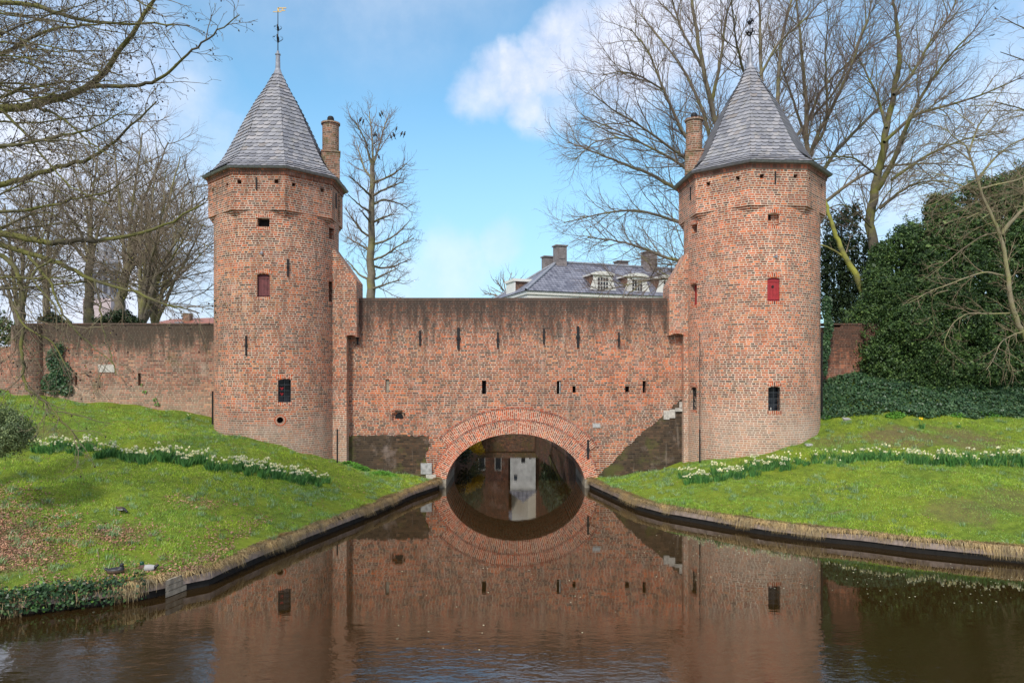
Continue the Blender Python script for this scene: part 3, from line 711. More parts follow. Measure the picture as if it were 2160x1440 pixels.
    for zz, rr in ((zt+1.42, .20), (zt+1.86, .15)):
        b = B()
        for q in range(4):
            a = q*PI/2+.2; prev = None
            for u in np.linspace(0, 1, 9):
                th = u*1.35*PI; r_ = rr*math.sin(th*.62)*1.0; z_ = zz-rr*.7+rr*1.5*u-(.25*rr if u > .85 else 0)
                cur = Vector((T.cx+r_*math.cos(a), T.cy+r_*math.sin(a), z_))
                if prev is not None:
                    d_ = Vector((-math.sin(a), math.cos(a), 0))*.03; e_ = Vector((0, 0, .022))
                    b.face([prev-d_-e_, prev+d_-e_, cur+d_+e_, cur-d_+e_])
                prev = cur
        b.lathe((T.cx, T.cy, zz), [(0, -.06), (.05, 0), (0, .06)], 8)
        b.build('scroll_ornament', M_IRON, rod)
    if ladd:     # gilded vane
        b = B(); b.box(T.cx-.20, T.cx+.14, T.cy-.01, T.cy+.01, tp-.05, tp-.02); b.box(T.cx, T.cx+.34, T.cy-.012, T.cy+.012, tp+.10, tp+.14)
        b.box(T.cx-.02, T.cx+.05, T.cy-.012, T.cy+.012, tp-.01, tp+.13); b.box(T.cx+.10, T.cx+.30, T.cy-.012, T.cy+.012, tp+.0, tp+.03); b.box(T.cx+.17, T.cx+.22, T.cy-.01, T.cy+.01, tp+.03, tp+.1)
        b.build('weathervane', M_GOLD, root)
    # window fittings
    for f in fe:
        if f['k'] == 'round':
            a, z = T.hit(f['x'], f['y']); Mx = T.M(a, z)
            b = B(); n = 16
            for i in range(n):
                q = 2*PI*i/n; Mr = Mx @ Matrix.Rotation(q, 4, 'Y'); b.box(-.026, .026, -.012, .06, f['r']+.005, f['r']+.12, Mr)
            b.build('round_surround', M_ARCH, root)
            b = B(); b.face([Mx @ Vector(((f['r']+.02)*math.cos(q), .3, (f['r']+.02)*math.sin(q))) for q in np.linspace(0, 2*PI, 16, endpoint=False)]); b.build('round_opening', M_DARK, root)
            continue
        if f['k'] not in ('win', 'shut', 'open'):
            if f['k'] == 'anchor':
                a, z1 = T.hit(f['x'], f['y0']); _, z0_ = T.hit(f['x'], f['y1']); Mx = T.M(a, 0)
                b = B(); b.box(-.03, .03, -.05, -.018, z0_, z1, Mx); b.box(-.045, .045, -.065, .05, (z0_+z1)/2-.04, (z0_+z1)/2+.04, Mx); b.build('wall_anchor', M_IRON, root)
            continue
        a, z0_, z1, hw = f['a'], f['z0'], f['z1'], f['w']/2; Mx = T.M(a, 0); dp = f.get('d', .3)
        da = (hw+.07)/T.r
        if f.get('lint', True):
            curved(T, 'lintel', a-da, a+da, z1-.015, z1+.115, T.r-.06, T.r+.012, M_ARCH, root, bow=.045)
            if f.get('sill', True): curved(T, 'sill', a-da*.9, a+da*.9, z0_-.12, z0_-.0, T.r-.1, T.r+.008, M_ARCH, root)
        if f['k'] == 'win':
            b = B(); b.box(-hw-.02, hw+.02, dp-.03, dp+.02, z0_-.02, z1+.02, Mx); wn = b.build('window', M_GLASS, root)
            b = B(); fw = .022
            b.box(-hw, -hw+fw, .10, .15, z0_, z1, Mx); b.box(hw-fw, hw, .10, .15, z0_, z1-.03, Mx); b.box(-hw, hw, .10, .15, z0_, z0_+fw, Mx)
            b.box(-fw/3, fw/3, .105, .14, z0_, z1, Mx)
            for i in (1, 2, 3): zz = z0_+(z1-z0_)*i/4; b.box(-hw, hw, .09, .135, zz-.012, zz+.012, Mx)
            b.build('window_bars', plain('bars_%d' % side, (.05, .055, .06), .5, .3), wn)
            if f.get('hearts'):
                for zz in (.58, .34):
                    b = B(); zq = z0_+(z1-z0_)*zz
                    b.prism([(0, -.055), (.075, .03), (.04, .065), (0, .035), (-.04, .065), (-.075, .03)], 0, .012); 
                    b.v = [tuple(Mx @ Vector((x-.09, y+.17, z+zq))) for x, y, z in b.v]; b.build('heart_ornament', M_REDHEART, wn)
            if f.get('hearts') is False:
                b = B(); b.lathe((0, 0, 0), [(0, 0), (.035, 0), (.02, .09), (0, .12)], 8); b.v = [tuple(Mx @ Vector((x-.06, y+.2, z+z0_+.02))) for x, y, z in b.v]; b.build('figurine', M_STONE, wn)
        elif f['k'] == 'shut':
            m_ = f['mat']; q = f.get('sd', .12)
            b = B()
            for i in range(4): b.box(-hw+i*hw/2+.004, -hw+(i+1)*hw/2-.004, q+.003*(i % 2), q+.04, z0_, z1, Mx)
            b.box(-hw, hw, q+.041, q+.06, z0_, z1, Mx)
            b.box(-hw, hw, q-.018, q-.001, z0_+.06, z0_+.12, Mx); b.box(-hw, hw, q-.018, q-.001, z1-.16, z1-.10, Mx)
            sh = b.build('shutter', m_, root)
            if f.get('hole'):
                b = B(); b.lathe((0, 0, 0), [(0, -.01), (.05, -.01), (.05, .01), (0, .01)], 6); b.v = [tuple(Mx @ Vector((x-.02, q-.02+z, .9*y+z0_+(z1-z0_)*.62))) for x, y, z in b.v]; b.build('shutter_fitting', M_IRON, sh)
        elif f['k'] == 'open':
            b = B(); b.box(-hw+.002, hw-.002, dp-.03, dp+.02, z0_-.02, z1, Mx); b.build('opening', M_DARK if not f.get('brick') else T.mat, root)
            if f.get('brick'):
                b = B(); b.box(-hw+.02, -hw+.16, dp-.06, dp-.031, z1-.2, z1-.03, Mx); b.build('opening', M_DARK, root)
    return root
M_DENT = brick('dentil_brick', pal=[(0, (.40, .14, .08)), (.5, (.32, .13, .085)), (.9, (.2, .1, .07))], mortar=(.22, .16, .12), h=.16, wid=.13, joint=.014, grime=.2)
TL = Tower(-9.53, .1, 2.41, 2.61, R_(24), 12.06, 10.70, M_TL); TL.ztop = 16.80; TL.zvane = 19.35
TR = Tower(9.66, 0, 2.62, 2.83, R_(-18.5), 12.17, 10.80, M_TR); TR.ztop = 17.0; TR.zvane = 19.6
feL = [dict(k='open', x=555.5, y0=459.5, y1=478, w=.44, d=.3), dict(k='shut', x=555.5, y0=577, y1=626, w=.46, mat=M_MAROON),
       dict(k='win', x=600.5, y0=799, y1=848, w=.47, hearts=True), dict(k='round', x=591, y=886, r=.115),
       dict(k='open', x=700, y0=481, y1=505, w=.42, sill=False, brick=False), dict(k='open', x=700, y0=594, y1=637, w=.46, brick=True),
       dict(k='anchor', x=607, y0=546, y1=583), dict(k='anchor', x=520, y0=708, y1=750)]
feR = [dict(k='open', x=1632, y0=450, y1=476, w=.42, brick=True, d=.22), dict(k='shut', x=1632, y0=585, y1=635, w=.46, mat=M_REDSH, hole=True, sd=.07),
       dict(k='win', x=1633.5, y0=815, y1=866, w=.45, hearts=False), dict(k='win', x=1463, y0=816, y1=864, w=.40, d=.26),
       dict(k='open', x=1464, y0=473, y1=492, w=.42, sill=False, d=.35), dict(k='shut', x=1463, y0=598, y1=644, w=.44, mat=M_REDSH, sd=.2)]
RL = build_tower(TL, 0, 'left round brick tower with octagonal slate roof, gilded vane and maroon shutter', [(449,403),(479,391),(505,384),(583,383),(620,390),(680,402)], feL, True)
RR = build_tower(TR, 1, 'right round brick tower with octagonal slate roof and bright red shutters', [(1494,388),(1556,376),(1607,372),(1678,372),(1708,378),(1733,392)], feR, False)
for T, root, px, y0, y1 in ((TL, RL, 541, 374, 400), (TR, RR, 1635, 362, 388), (TR, RR, 1457.5, 395, 422), (TL, RL, 708, 408, 440)):
    A = T.phi0; Mx = None
    for k in range(8):
        P, Q = oct_pts(T, T.ro, 0)[k], oct_pts(T, T.ro, 0)[(k+1) % 8]; n = Vector(((P+Q).x/2-T.cx, (P+Q).y/2-T.cy, 0)).normalized()
        dr = Vector(((px-1080)/FPX, 1, 0)); o_ = Vector((0, CAMY, 0)); den = dr.dot(n)
        if den >= 0: continue
        t = (P-o_).dot(n)/den; p = o_+dr*t
        if 0 < (p-P).dot((Q-P).normalized()) < (Q-P).length:
            b = B(); zz0, zz1 = CAMZ+(HOR-y1)/FPX*t, CAMZ+(HOR-y0)/FPX*t; tx = Vector((-n.y, n.x, 0))
            Mx = Matrix(((tx.x, -n.x, 0, p.x), (tx.y, -n.y, 0, p.y), (0, 0, 1, 0), (0, 0, 0, 1))); b.box(-.022, .022, -.045, .01, zz0, zz1, Mx); b.build('wall_anchor', M_IRON, root)
# chimneys
def chimney(T, root, px, pyt, pym, d, wdt, rot):
    p = W(px, pyt, d); zm = W(px, pym, d).z
    b = B(); Mx = Matrix.Translation((p.x, p.y, 0)) @ Matrix.Rotation(rot, 4, 'Z'); h = wdt/2
    b.box(-h, h, -h, h, T.zw-1.2, zm, Mx); b.box(-h-.03, h+.03, -h-.03, h+.03, zm, zm+.06, Mx)
    ch = b.build('chimney', M_CHIM, root)
    b = B(); r = wdt*.46; b.lathe((p.x, p.y, 0), [(r, zm+.05), (r, p.z-.08), (r+.05, p.z-.07), (r+.05, p.z), (r*.6, p.z+.02), (0, p.z+.02)], 24); b.build('chimney_shaft', M_CHIM, ch)
    b = B(); b.lathe((p.x, p.y, p.z), [(.09, 0), (.12, .06), (.145, .12), (.14, .2), (.10, .27), (0, .30)], 12); b.build('chimney_cowl', M_IRON, ch)
    # stepped lead flashing
    b = B()
    s_ = -1 if T is TL else 1
    for i in range(5): b.box(-s_*-.0+s_*(h+.0)-.02, s_*(h)+.02, -h-.012, h, T.zw+.05+i*.17, T.zw+.28+i*.2, Mx)
    b.build('flashing', M_LEAD, ch)
chimney(TL, RL, 697.5, 260, 326, 29.4, .73, .25)
chimney(TR, RR, 1464, 253, 324, 29.35, .73, -.2)
# masonry flanks between each tower and the wall, with a sloping top and a corbelled outer edge
def flank(root, x_in, x_mid, x_out, ytop, yout, ybot, mat, d=28.4):
    y = CAMY+d; X = lambda px: (px-1080)/FPX*d; Z = lambda py: CAMZ+(HOR-py)/FPX*d; s_ = 1 if x_out > x_in else -1
    poly = [(X(x_in), -.5), (X(x_mid), -.5), (X(x_mid), Z(ybot)), (X(x_out), Z(ybot)), (X(x_out), Z(yout)), (X(x_in), Z(ytop))]
    if s_ < 0: poly = poly[::-1]
    b = B(); b.prism(poly, y, y+1.2); fl = b.build('flank_wall', mat, root)
    b = B(); n = 9; x0, x1 = sorted((X(x_mid)+s_*-.08, X(x_out)+s_*.02))
    for i in range(n):
        xx = x0+(x1-x0)*(i+.5)/n; zz = Z(ybot)-.02-.10*(2*(i+.5)/n-1)**2+.05; b.box(xx-(x1-x0)/n*.44, xx+(x1-x0)/n*.44, y-.03, y+.45, zz-.09, zz+.07)
    b.build('corbel', M_ARCH, root); return fl
flank(RL, 700, 731, 752, 520, 592, 703, M_TL)
flank(RR, 1452, 1442, 1412, 530, 600, 700, M_TR, 28.5)
def pipe(root, pts, r, mat, name='drainpipe'):
    o = tube_mesh(name, [(pts, [r]*len(pts))], 8, mat, root)
# ------------------------------------------------------------------ tubes and branching
def tubes_np(tubes, sides):
    """tubes = list of (pts Nx3, radii N); returns verts, quads"""
    Vs, Fs, base = [], [], 0
    ang = np.linspace(0, 2*PI, sides, endpoint=False); ca, sa = np.cos(ang), np.sin(ang)
    for P, r in tubes:
        P = np.asarray(P, float); r = np.asarray(r, float); n = len(P)
        T = np.empty_like(P); T[1:-1] = P[2:]-P[:-2]; T[0] = P[1]-P[0]; T[-1] = P[-1]-P[-2]
        T /= (np.linalg.norm(T, axis=1, keepdims=True)+1e-9)
        ref = np.array([0.31, .2, .93]) if abs(T[:, 2]).mean() < .8 else np.array([1., .1, 0])
        U = np.cross(T, ref); U /= (np.linalg.norm(U, axis=1, keepdims=True)+1e-9); Vv = np.cross(T, U)
        V = P[:, None]+r[:, None, None]*(ca[None, :, None]*U[:, None]+sa[None, :, None]*Vv[:, None])
        Vs.append(V.reshape(-1, 3)); i = np.arange((n-1)*sides); rr, cc = i//sides, i % sides; c2 = (cc+1) % sides
        Fs.append(np.stack([base+rr*sides+cc, base+rr*sides+c2, base+(rr+1)*sides+c2, base+(rr+1)*sides+cc], 1)); base += n*sides
    return np.concatenate(Vs), np.concatenate(Fs)
def tube_mesh(name, tubes, sides, mat, parent=None, smooth=True):
    V, F = tubes_np(tubes, sides); return np_mesh(name, V, F, 4, mat, parent, smooth)
def smooth_path(pts, n):
    P = np.array([tuple(p) for p in pts], float); k = len(P)
    if k == 2: return P[0]+(P[1]-P[0])*np.linspace(0, 1, n)[:, None]
    s = np.r_[0, np.cumsum(np.linalg.norm(np.diff(P, axis=0), axis=1))]; q = np.linspace(0, s[-1], n)
    out = np.stack([np.interp(q, s, P[:, i]) for i in range(3)], 1)
    for _ in range(2): out[1:-1] = (out[:-2]+2*out[1:-1]+out[2:])/4
    return out
def grow(rng, P, R, lvl, spec, out):
    """P (n,3) path, R radii; spec[lvl] = dict(n per metre, len, ang, up, wob, t0)"""
    out.setdefault(lvl, []).append((P, R))
    if lvl+1 not in spec: return
    sp = spec[lvl+1]; seg = np.linalg.norm(np.diff(P, axis=0), axis=1); s = np.r_[0, np.cumsum(seg)]; L = s[-1]
    n = max(1, int(rng.poisson(sp['n']*L*(1-sp['t0'])))); az = rng.uniform(0, 6.28)
    for i in range(n):
        t = sp['t0']+(1-sp['t0'])*((i+rng.uniform(.1, .9))/n); q = t*L; j = min(len(seg)-1, np.searchsorted(s, q)-1 if q > 0 else 0); j = max(j, 0)
        f = (q-s[j])/(seg[j]+1e-9); p = P[j]+(P[j+1]-P[j])*f; r = R[j]+(R[j+1]-R[j])*f
        T = (P[j+1]-P[j])/(seg[j]+1e-9); az += 2.4+rng.uniform(-.5, .5)
        a = np.cross(T, [0.1, .2, 1]); a /= np.linalg.norm(a)+1e-9; bb = np.cross(T, a)
        side = a*math.cos(az)+bb*math.sin(az); an = sp['ang']*rng.uniform(.7, 1.25)
        d = T*math.cos(an)+side*math.sin(an)
        ln = sp['len']*rng.uniform(.6, 1.25)*(1-.45*t)*(min(1, L/sp.get('ref', L)))
        m = sp.get('seg', 5); step = ln/m; Q = [p]; w_ = sp['wob']
        for k in range(m):
            d = d+np.array([0, 0, sp['up']])*(1 if sp['up'] >= 0 else 1)*(.6+.8*k/m)+rng.normal(0, w_, 3); d /= np.linalg.norm(d)
            Q.append(Q[-1]+d*step*rng.uniform(.85, 1.15))
        Q = np.array(Q); r0 = min(r*.72, sp['r']*rng.uniform(.8, 1.2)*(.5+.5*ln/sp['len'])); rr = np.linspace(r0, max(.0035, r0*.33), m+1)
        grow(rng, Q, rr, lvl+1, spec, out)
def thr(out, root, mt, mw, sides=(10, 6, 4, 3, 3), split=2, extra=None, rmul=1.0, trunkname='trunk', crownname='crown'):
    Vs, Fs = [], []; Vt, Ft = [], []
    for l in sorted(out):
        V, F = tubes_np(out[l], sides[l])
        if l < split: Ft.append(F+sum(len(v) for v in Vs)); Vs.append(V)
        else: Fs.append(F+sum(len(v) for v in Vt)); Vt.append(V)
    if Vs: np_mesh(trunkname, np.concatenate(Vs), np.concatenate(Ft), 4, mt, root, True)
    if Vt: np_mesh(crownname, np.concatenate(Vt), np.concatenate(Fs), 4, mw, root, False)
def wpath(px, n=12):
    return smooth_path([W(*p) for p in px], n)

# spec: levels for a tree with given trunk/limbs.  level 0 = trunk + limbs given by hand
def spec_std(a=1.0, up=.10, dens=1.0, top=3):
    return {1: dict(n=1.1*dens, len=3.4*a, ang=.75, up=up, wob=.10, t0=.15, r=.05*a, seg=7, ref=6*a),
            2: dict(n=1.9*dens, len=1.7*a, ang=.7, up=up*.7, wob=.14, t0=.12, r=.022*a, seg=5, ref=2.6*a),
            3: dict(n=2.8*dens, len=.8*a, ang=.65, up=up*.5, wob=.17, t0=.1, r=.011*a, seg=4, ref=1.3*a)}
def tree(label, cat, px_base, d, limbs, spec, seed, mt, mw, group=None, name='bare_tree', split=2, sides=(9, 6, 4, 3, 3)):
    rng = np.random.default_rng(seed); base = W(px_base[0], px_base[1], d)
    root = empty(name, (base.x, base.y, max(0, base.z)), 0, label, cat, group); out = {}
    for pts, r0, r1 in limbs:
        n = max(8, int(len(pts)*4)); P = wpath(pts, n); P[1:-1] += rng.normal(0, .02, P[1:-1].shape)*r0*6
        R = np.linspace(r0, r1, n)
        grow(rng, P, R, 0, spec, out)
    thr(out, root, mt, mw, sides, split); return root

# --- tall slim lime tree behind the wall
D = 42
slim = [([(783, 640, D), (782, 560, D), (784, 480, D), (786, 400, D), (786, 340, D)], .27, .13)]
for pts in ([(786,352),(776,320),(768,290),(752,262),(738,246)], [(787,350),(796,320),(805,290),(812,262),(822,240)], [(786,345),(786,310),(784,280),(780,250),(778,226)],
            [(786,378),(770,360),(760,330),(752,300)], [(788,385),(810,378),(838,362),(858,345)], [(784,415),(768,400),(752,385),(738,372)],
            [(788,412),(806,402),(826,392),(852,384)], [(784,448),(768,440),(750,425),(734,410)], [(788,430),(810,420),(838,428),(862,440)],
            [(783,470),(770,455),(757,440)], [(789,468),(808,458),(830,452)], [(782,500),(762,488),(744,462),(728,438)],
            [(788,515),(815,508),(842,490),(862,468)], [(781,530),(765,520),(745,508),(732,500)], [(787,548),(812,540),(838,520),(872,502)],
            [(786,560),(804,566),(836,560),(868,545)], [(780,590),(760,582),(742,560),(728,545)], [(786,590),(812,578),(840,565)], [(785,610),(812,600),(845,590)]):
    rr = random.Random(pts[0][0]*7+pts[0][1]); dd = rr.uniform(-3, 3)
    slim.append(([(x, y, D+dd*i/(len(pts)-1)) for i, (x, y) in enumerate(pts)], .075, .02))
sp = {1: dict(n=3.4, len=1.7, ang=.7, up=.12, wob=.13, t0=.15, r=.026, seg=5, ref=3), 2: dict(n=5.0, len=.95, ang=.65, up=.10, wob=.15, t0=.1, r=.012, seg=4, ref=1.1), 3: dict(n=4, len=.5, ang=.6, up=.06, wob=.15, t0=.1, r=.008, seg=3, ref=.8)}
tree('tall slim bare tree with rooks in its top, behind the wall beside the left tower', 'tree', (783, 640), D, slim, sp, 5, M_BARKG, M_TWIGR, split=1)

# --- trees behind the left curtain wall
def fan(base, d, tops, r0, r1, bend=.3, seed=1, dz=3.0):
    rr = random.Random(seed); L = []
    for tx, ty in tops:
        bx, by = base; mx = bx+(tx-bx)*bend+rr.uniform(-6, 6); my = by+(ty-by)*.5; q = rr.uniform(-dz, dz)
        L.append(([(bx, by, d), (bx+(mx-bx)*.5, by+(my-by)*.5, d+q*.1), (mx, my, d+q*.4), (mx+(tx-mx)*.5, my+(ty-my)*.45, d+q*.7), (tx, ty, d+q)], r0*rr.uniform(.8, 1.1), r1))
    return L
def L2(*a): return list(a)
lt = [
 ('bare tree with a thin twisted crown right of the church spire, behind the curtain wall', (330,690), 40, fan((325,692),40,[(300,380),(350,360),(390,400),(430,470),(270,430)],.13,.025,.4,15), 15),
 ('low bare tree at the far left edge behind the curtain wall', (40,690), 33, fan((40,692),33,[(10,430),(60,420),(100,470),(-30,480)],.13,.025,.4,16), 16),
 ('bare tree with a straight green trunk behind the curtain wall, beside the church spire', (188,690), 36, [([(188,700,36),(187,640,36),(190,570,36),(193,500,36)], .26, .15)]+fan((191,560),36,[(150,330),(210,300),(120,420),(260,360),(60,460)],.10,.03,.3,2), 11),
 ('bare tree leaning right with ivy at its foot, behind the left curtain wall', (248,690), 35, [([(248,700,35),(252,640,35),(268,570,35),(285,500,35)], .27, .16)]+fan((266,580),35,[(240,300),(300,280),(355,300),(400,380),(430,420)],.11,.03,.35,3), 12),
 ('slender bare tree furthest left behind the curtain wall', (100,690), 38, [([(98,700,38),(98,640,38),(95,580,38)], .22, .14)]+fan((98,620),38,[(60,400),(120,380),(20,480),(150,470)],.10,.03,.3,4), 13),
 ('many stemmed bare tree next to the left tower behind the curtain wall', (300,690), 34, fan((297,692),34,[(330,340),(380,330),(420,430),(440,520),(400,480),(350,420),(300,400)],.12,.025,.35,5), 14),
]
for lb, bs, d, limbs, sd_ in lt:
    tree(lb, 'tree', bs, d, limbs, {1: dict(n=2.4, len=3.3, ang=.95, up=.045, wob=.14, t0=.15, r=.034, seg=6, ref=4), 2: dict(n=3.8, len=1.6, ang=.65, up=.06, wob=.14, t0=.1, r=.017, seg=5, ref=1.8), 3: dict(n=3.4, len=.85, ang=.6, up=.03, wob=.16, t0=.1, r=.009, seg=4, ref=1.0)},
         sd_, M_BARKG, M_TWIG, 'bare trees behind the left curtain wall')
# small far tree seen over the arched wall
tree('small distant bare tree peeping over the wall left of the white house', 'tree', (1072, 640), 75, [([(1072,650,75),(1072,625,75)], .2, .12)]+fan((1072,632),75,[(1045,590),(1062,578),(1080,575),(1100,585),(1035,605),(1108,600),(1020,618)],.09,.03,.3,7),
     {1: dict(n=1.6, len=2, ang=.7, up=.1, wob=.12, t0=.15, r=.05, seg=5, ref=3), 2: dict(n=2.2, len=1.1, ang=.65, up=.08, wob=.15, t0=.1, r=.03, seg=4, ref=1.5)}, 21, M_TWIG, M_TWIG)

# --- big beeches behind the right tower
D = 37
b1 = []
for pts, r0 in (([(1548,700),(1545,560),(1542,450),(1530,330),(1500,220),(1480,130),(1465,50),(1455,-60)], .26), ([(1530,380),(1500,300),(1482,230),(1450,160),(1400,90),(1350,30)], .13), ([(1536,420),(1470,330),(1430,260),(1400,190),(1370,110),(1330,60)], .13),
                ([(1540,460),(1460,420),(1380,370),(1300,340),(1230,310),(1195,300)], .13), ([(1545,520),(1440,470),(1340,440),(1260,452),(1190,470)], .11), ([(1545,560),(1420,550),(1350,520),(1290,505),(1240,500)], .12),
                ([(1538,400),(1440,330),(1350,265),(1290,230),(1250,200)], .10), ([(1542,440),(1600,330),(1606,200),(1604,90),(1600,-40)], .18), ([(1545,470),(1620,380),(1640,220),(1645,100),(1670,0),(1690,-60)], .17),
                ([(1600,240),(1570,160),(1550,80),(1540,-20)], .09), ([(1540,420),(1410,330),(1330,290),(1270,260),(1225,250)], .10), ([(1600,420),(1690,270),(1760,200),(1800,110),(1840,20)], .11), ([(1604,160),(1640,90),(1700,40),(1760,-30)], .07), ([(1500,220),(1520,130),(1530,40),(1560,-50)], .10),
                ([(1480,140),(1440,70),(1420,10),(1400,-60)], .08), ([(1510,620),(1430,585),(1370,590),(1310,605),(1260,612)], .05), ([(1400,190),(1350,160),(1310,150),(1270,160)], .05), ([(1350,300),(1300,290),(1250,300),(1210,340)], .05)):
    rr = random.Random(int(pts[1][0]*3+pts[-1][1])); q = rr.uniform(-5, 5)
    b1.append(([(x, y, D+q*i/(len(pts)-1)) for i, (x, y) in enumerate(pts)], r0, max(.02, r0*.2)))
SPB = {1: dict(n=2.9, len=3.2, ang=.62, up=.05, wob=.12, t0=.15, r=.030, seg=6, ref=4.5), 2: dict(n=3.9, len=1.6, ang=.62, up=.04, wob=.13, t0=.1, r=.015, seg=5, ref=1.8), 3: dict(n=4.0, len=.75, ang=.6, up=.03, wob=.15, t0=.08, r=.0085, seg=3, ref=.9)}
tree('wide bare beech rising directly behind the right tower and spreading left over the wall', 'tree', (1548, 700), D, b1, SPB, 31, M_BARKG, M_TWIGR)
D = 39
b2 = []
for pts, r0 in (([(1700,640),(1698,520),(1700,400),(1702,290),(1700,200),(1690,100),(1680,0)], .22), ([(1700,360),(1720,290),(1760,220),(1800,130),(1830,40),(1850,-40)], .12), ([(1700,420),(1760,320),(1830,250),(1900,190),(1960,150)], .13), ([(1700,300),(1670,200),(1640,120),(1620,50)], .08),
                ([(1735,430),(1800,380),(1860,350),(1960,345),(2040,350)], .10), ([(1700,330),(1740,280),(1745,200),(1740,110),(1750,20)], .09), ([(1702,260),(1730,190),(1780,140),(1850,90),(1920,60)], .07)):
    rr = random.Random(int(pts[1][0]*5)); q = rr.uniform(-4, 4); b2.append(([(x, y, D+q*i/(len(pts)-1)) for i, (x, y) in enumerate(pts)], r0, max(.02, r0*.2)))
tree('bare beech just right of the right tower roof, behind the tower', 'tree', (1700, 640), D, b2, SPB, 32, M_BARKG, M_TWIGR)
D = 35
b3 = []
for pts, r0 in (([(1860,640),(1850,560),(1838,500),(1832,460),(1845,400),(1862,330),(1870,270),(1885,200),(1900,120),(1890,40),(1880,-40)], .28), ([(1850,400),(1880,350),(1910,270),(1950,190),(2000,120),(2050,70)], .14), ([(1870,270),(1850,200),(1820,140),(1790,80)], .08), ([(1855,440),(1890,410),(1930,385),(1990,380)], .09),
                ([(1838,480),(1800,440),(1772,430),(1745,440)], .05), ([(1865,300),(1930,240),(2010,220),(2100,190),(2180,150)], .09), ([(1885,200),(1930,150),(1960,90),(2000,40),(2030,-30)], .08), ([(1850,370),(1800,330),(1760,330),(1700,340)], .05), ([(1880,380),(1950,330),(2040,290),(2120,280)], .08)):
    rr = random.Random(int(pts[1][0]*5)); q = rr.uniform(-4, 4); b3.append(([(x, y, D+q*i/(len(pts)-1)) for i, (x, y) in enumerate(pts)], r0, max(.02, r0*.2)))
tree('bare tree with a thick mossy forked trunk rising out of the yews', 'tree', (1855, 620), D, b3, SPB, 33, M_BARK, M_TWIGR)
# leaning yellow-green stem next to the right tower
tree('yellow green leaning bare stem between the right tower and the yew', 'tree', (1812, 600), 33, [([(1830,640,33),(1806,580,33),(1785,550,33),(1770,510,33),(1755,480,33),(1745,440,33),(1738,410,33)], .17, .06), ([(1785,545,33),(1765,532,33),(1745,520,33),(1725,515,33)], .06, .03)],
     {1: dict(n=.9, len=1.5, ang=.8, up=.08, wob=.12, t0=.3, r=.02, seg=5, ref=3), 2: dict(n=2, len=.7, ang=.7, up=.05, wob=.15, t0=.1, r=.01, seg=4, ref=1.3)}, 34, M_MOSSY, M_TWIG, split=1)
# pale tree in front of the yews, twisted drooping branches
D = 27
b4 = []
for pts, r0 in (([(2230,900),(2190,760),(2150,690),(2132,640),(2125,560),(2112,500),(2085,440),(2060,380),(2040,310)], .13), ([(2112,495),(2130,470),(2160,440),(2200,400)], .09), ([(2112,490),(2075,495),(2030,525),(1990,560),(1955,585)], .035),
                ([(2130,585),(2080,572),(2040,585),(2000,600),(1960,615),(1915,640)], .035), ([(2138,660),(2090,662),(2040,660),(2010,680),(1990,720),(2000,745),(2012,745)], .03), ([(2000,612),(1968,620),(1965,645),(1972,690),(1955,715)], .022),
                ([(2060,380),(2020,400),(1970,430),(1940,440)], .03), ([(2070,410),(2040,440),(2000,450),(1950,470)], .025), ([(2180,700),(2150,700),(2110,720),(2095,760),(2080,780)], .03), ([(2120,715),(2130,745),(2128,780),(2135,785)], .02),
                ([(2085,440),(2050,400),(2010,385),(1960,380),(1920,400)], .045), ([(2060,380),(2100,330),(2140,300),(2200,280)], .05), ([(2050,340),(2010,310),(1970,300),(1930,310)], .035), ([(2045,320),(2060,270),(2090,230),(2120,180)], .04), ([(2060,400),(2100,390),(2150,380),(2200,350)], .05),
                ([(2160,440),(2160,380),(2130,340)], .04), ([(2040,310),(2000,280),(1990,240)], .03), ([(2190,760),(2170,720),(2160,660),(2175,600),(2190,540)], .05)):
    rr = random.Random(int(pts[1][0]*5+pts[1][1])); q = rr.uniform(-2, 2); b4.append(([(x, y, D+q*i/(len(pts)-1)) for i, (x, y) in enumerate(pts)], r0, max(.008, r0*.25)))
rq = random.Random(8)
for i in range(46):
    x0, y0 = rq.uniform(1980, 2240), rq.uniform(220, 470); ln = rq.uniform(70, 170); a = rq.uniform(2.2, 4.0) if i % 3 else rq.uniform(-.6, .8)
    b4.append(([(x0, y0, D+rq.uniform(-1, 1)), (x0+ln*.5*math.cos(a), y0-ln*.5*math.sin(a)*.6-8, D), (x0+ln*math.cos(a), y0-ln*math.sin(a)*.5+rq.uniform(-5, 25), D+rq.uniform(-1, 1))], .018, .006))
tree('pale twisted bare tree at the right edge drooping in front of the yews', 'tree', (2190, 800), D, b4, {1: dict(n=4.2, len=1.3, ang=.7, up=-.01, wob=.16, t0=.2, r=.014, seg=6, ref=1.6), 2: dict(n=6, len=.6, ang=.65, up=.02, wob=.18, t0=.1, r=.009, seg=4, ref=.9)}, 35, M_BARKP, M_TWIGP, split=1)
# tree out of frame on the right whose branch tips come in at the top
tree('dark branches of a bare tree reaching in from the right edge near the flying birds', 'tree', (2320, 700), 24, [([(2320,760,24),(2310,500,24),(2290,200,24),(2270,0,24)], .2, .1), ([(2300,200,24),(2220,90,24),(2160,60,24),(2110,35,24)], .05, .012), ([(2290,260,24),(2230,180,24),(2170,130,24),(2110,110,24)], .05, .012), ([(2290,330,24),(2220,260,24),(2160,230,24),(2100,215,24)], .05, .012), ([(2280,120,24),(2200,40,24),(2150,-10,24)], .05, .012)],
     {1: dict(n=3.2, len=1.2, ang=.7, up=.02, wob=.15, t0=.3, r=.012, seg=5, ref=2.5), 2: dict(n=5, len=.55, ang=.65, up=0, wob=.18, t0=.1, r=.007, seg=4, ref=1)}, 36, M_BARK, M_TWIG, split=1)

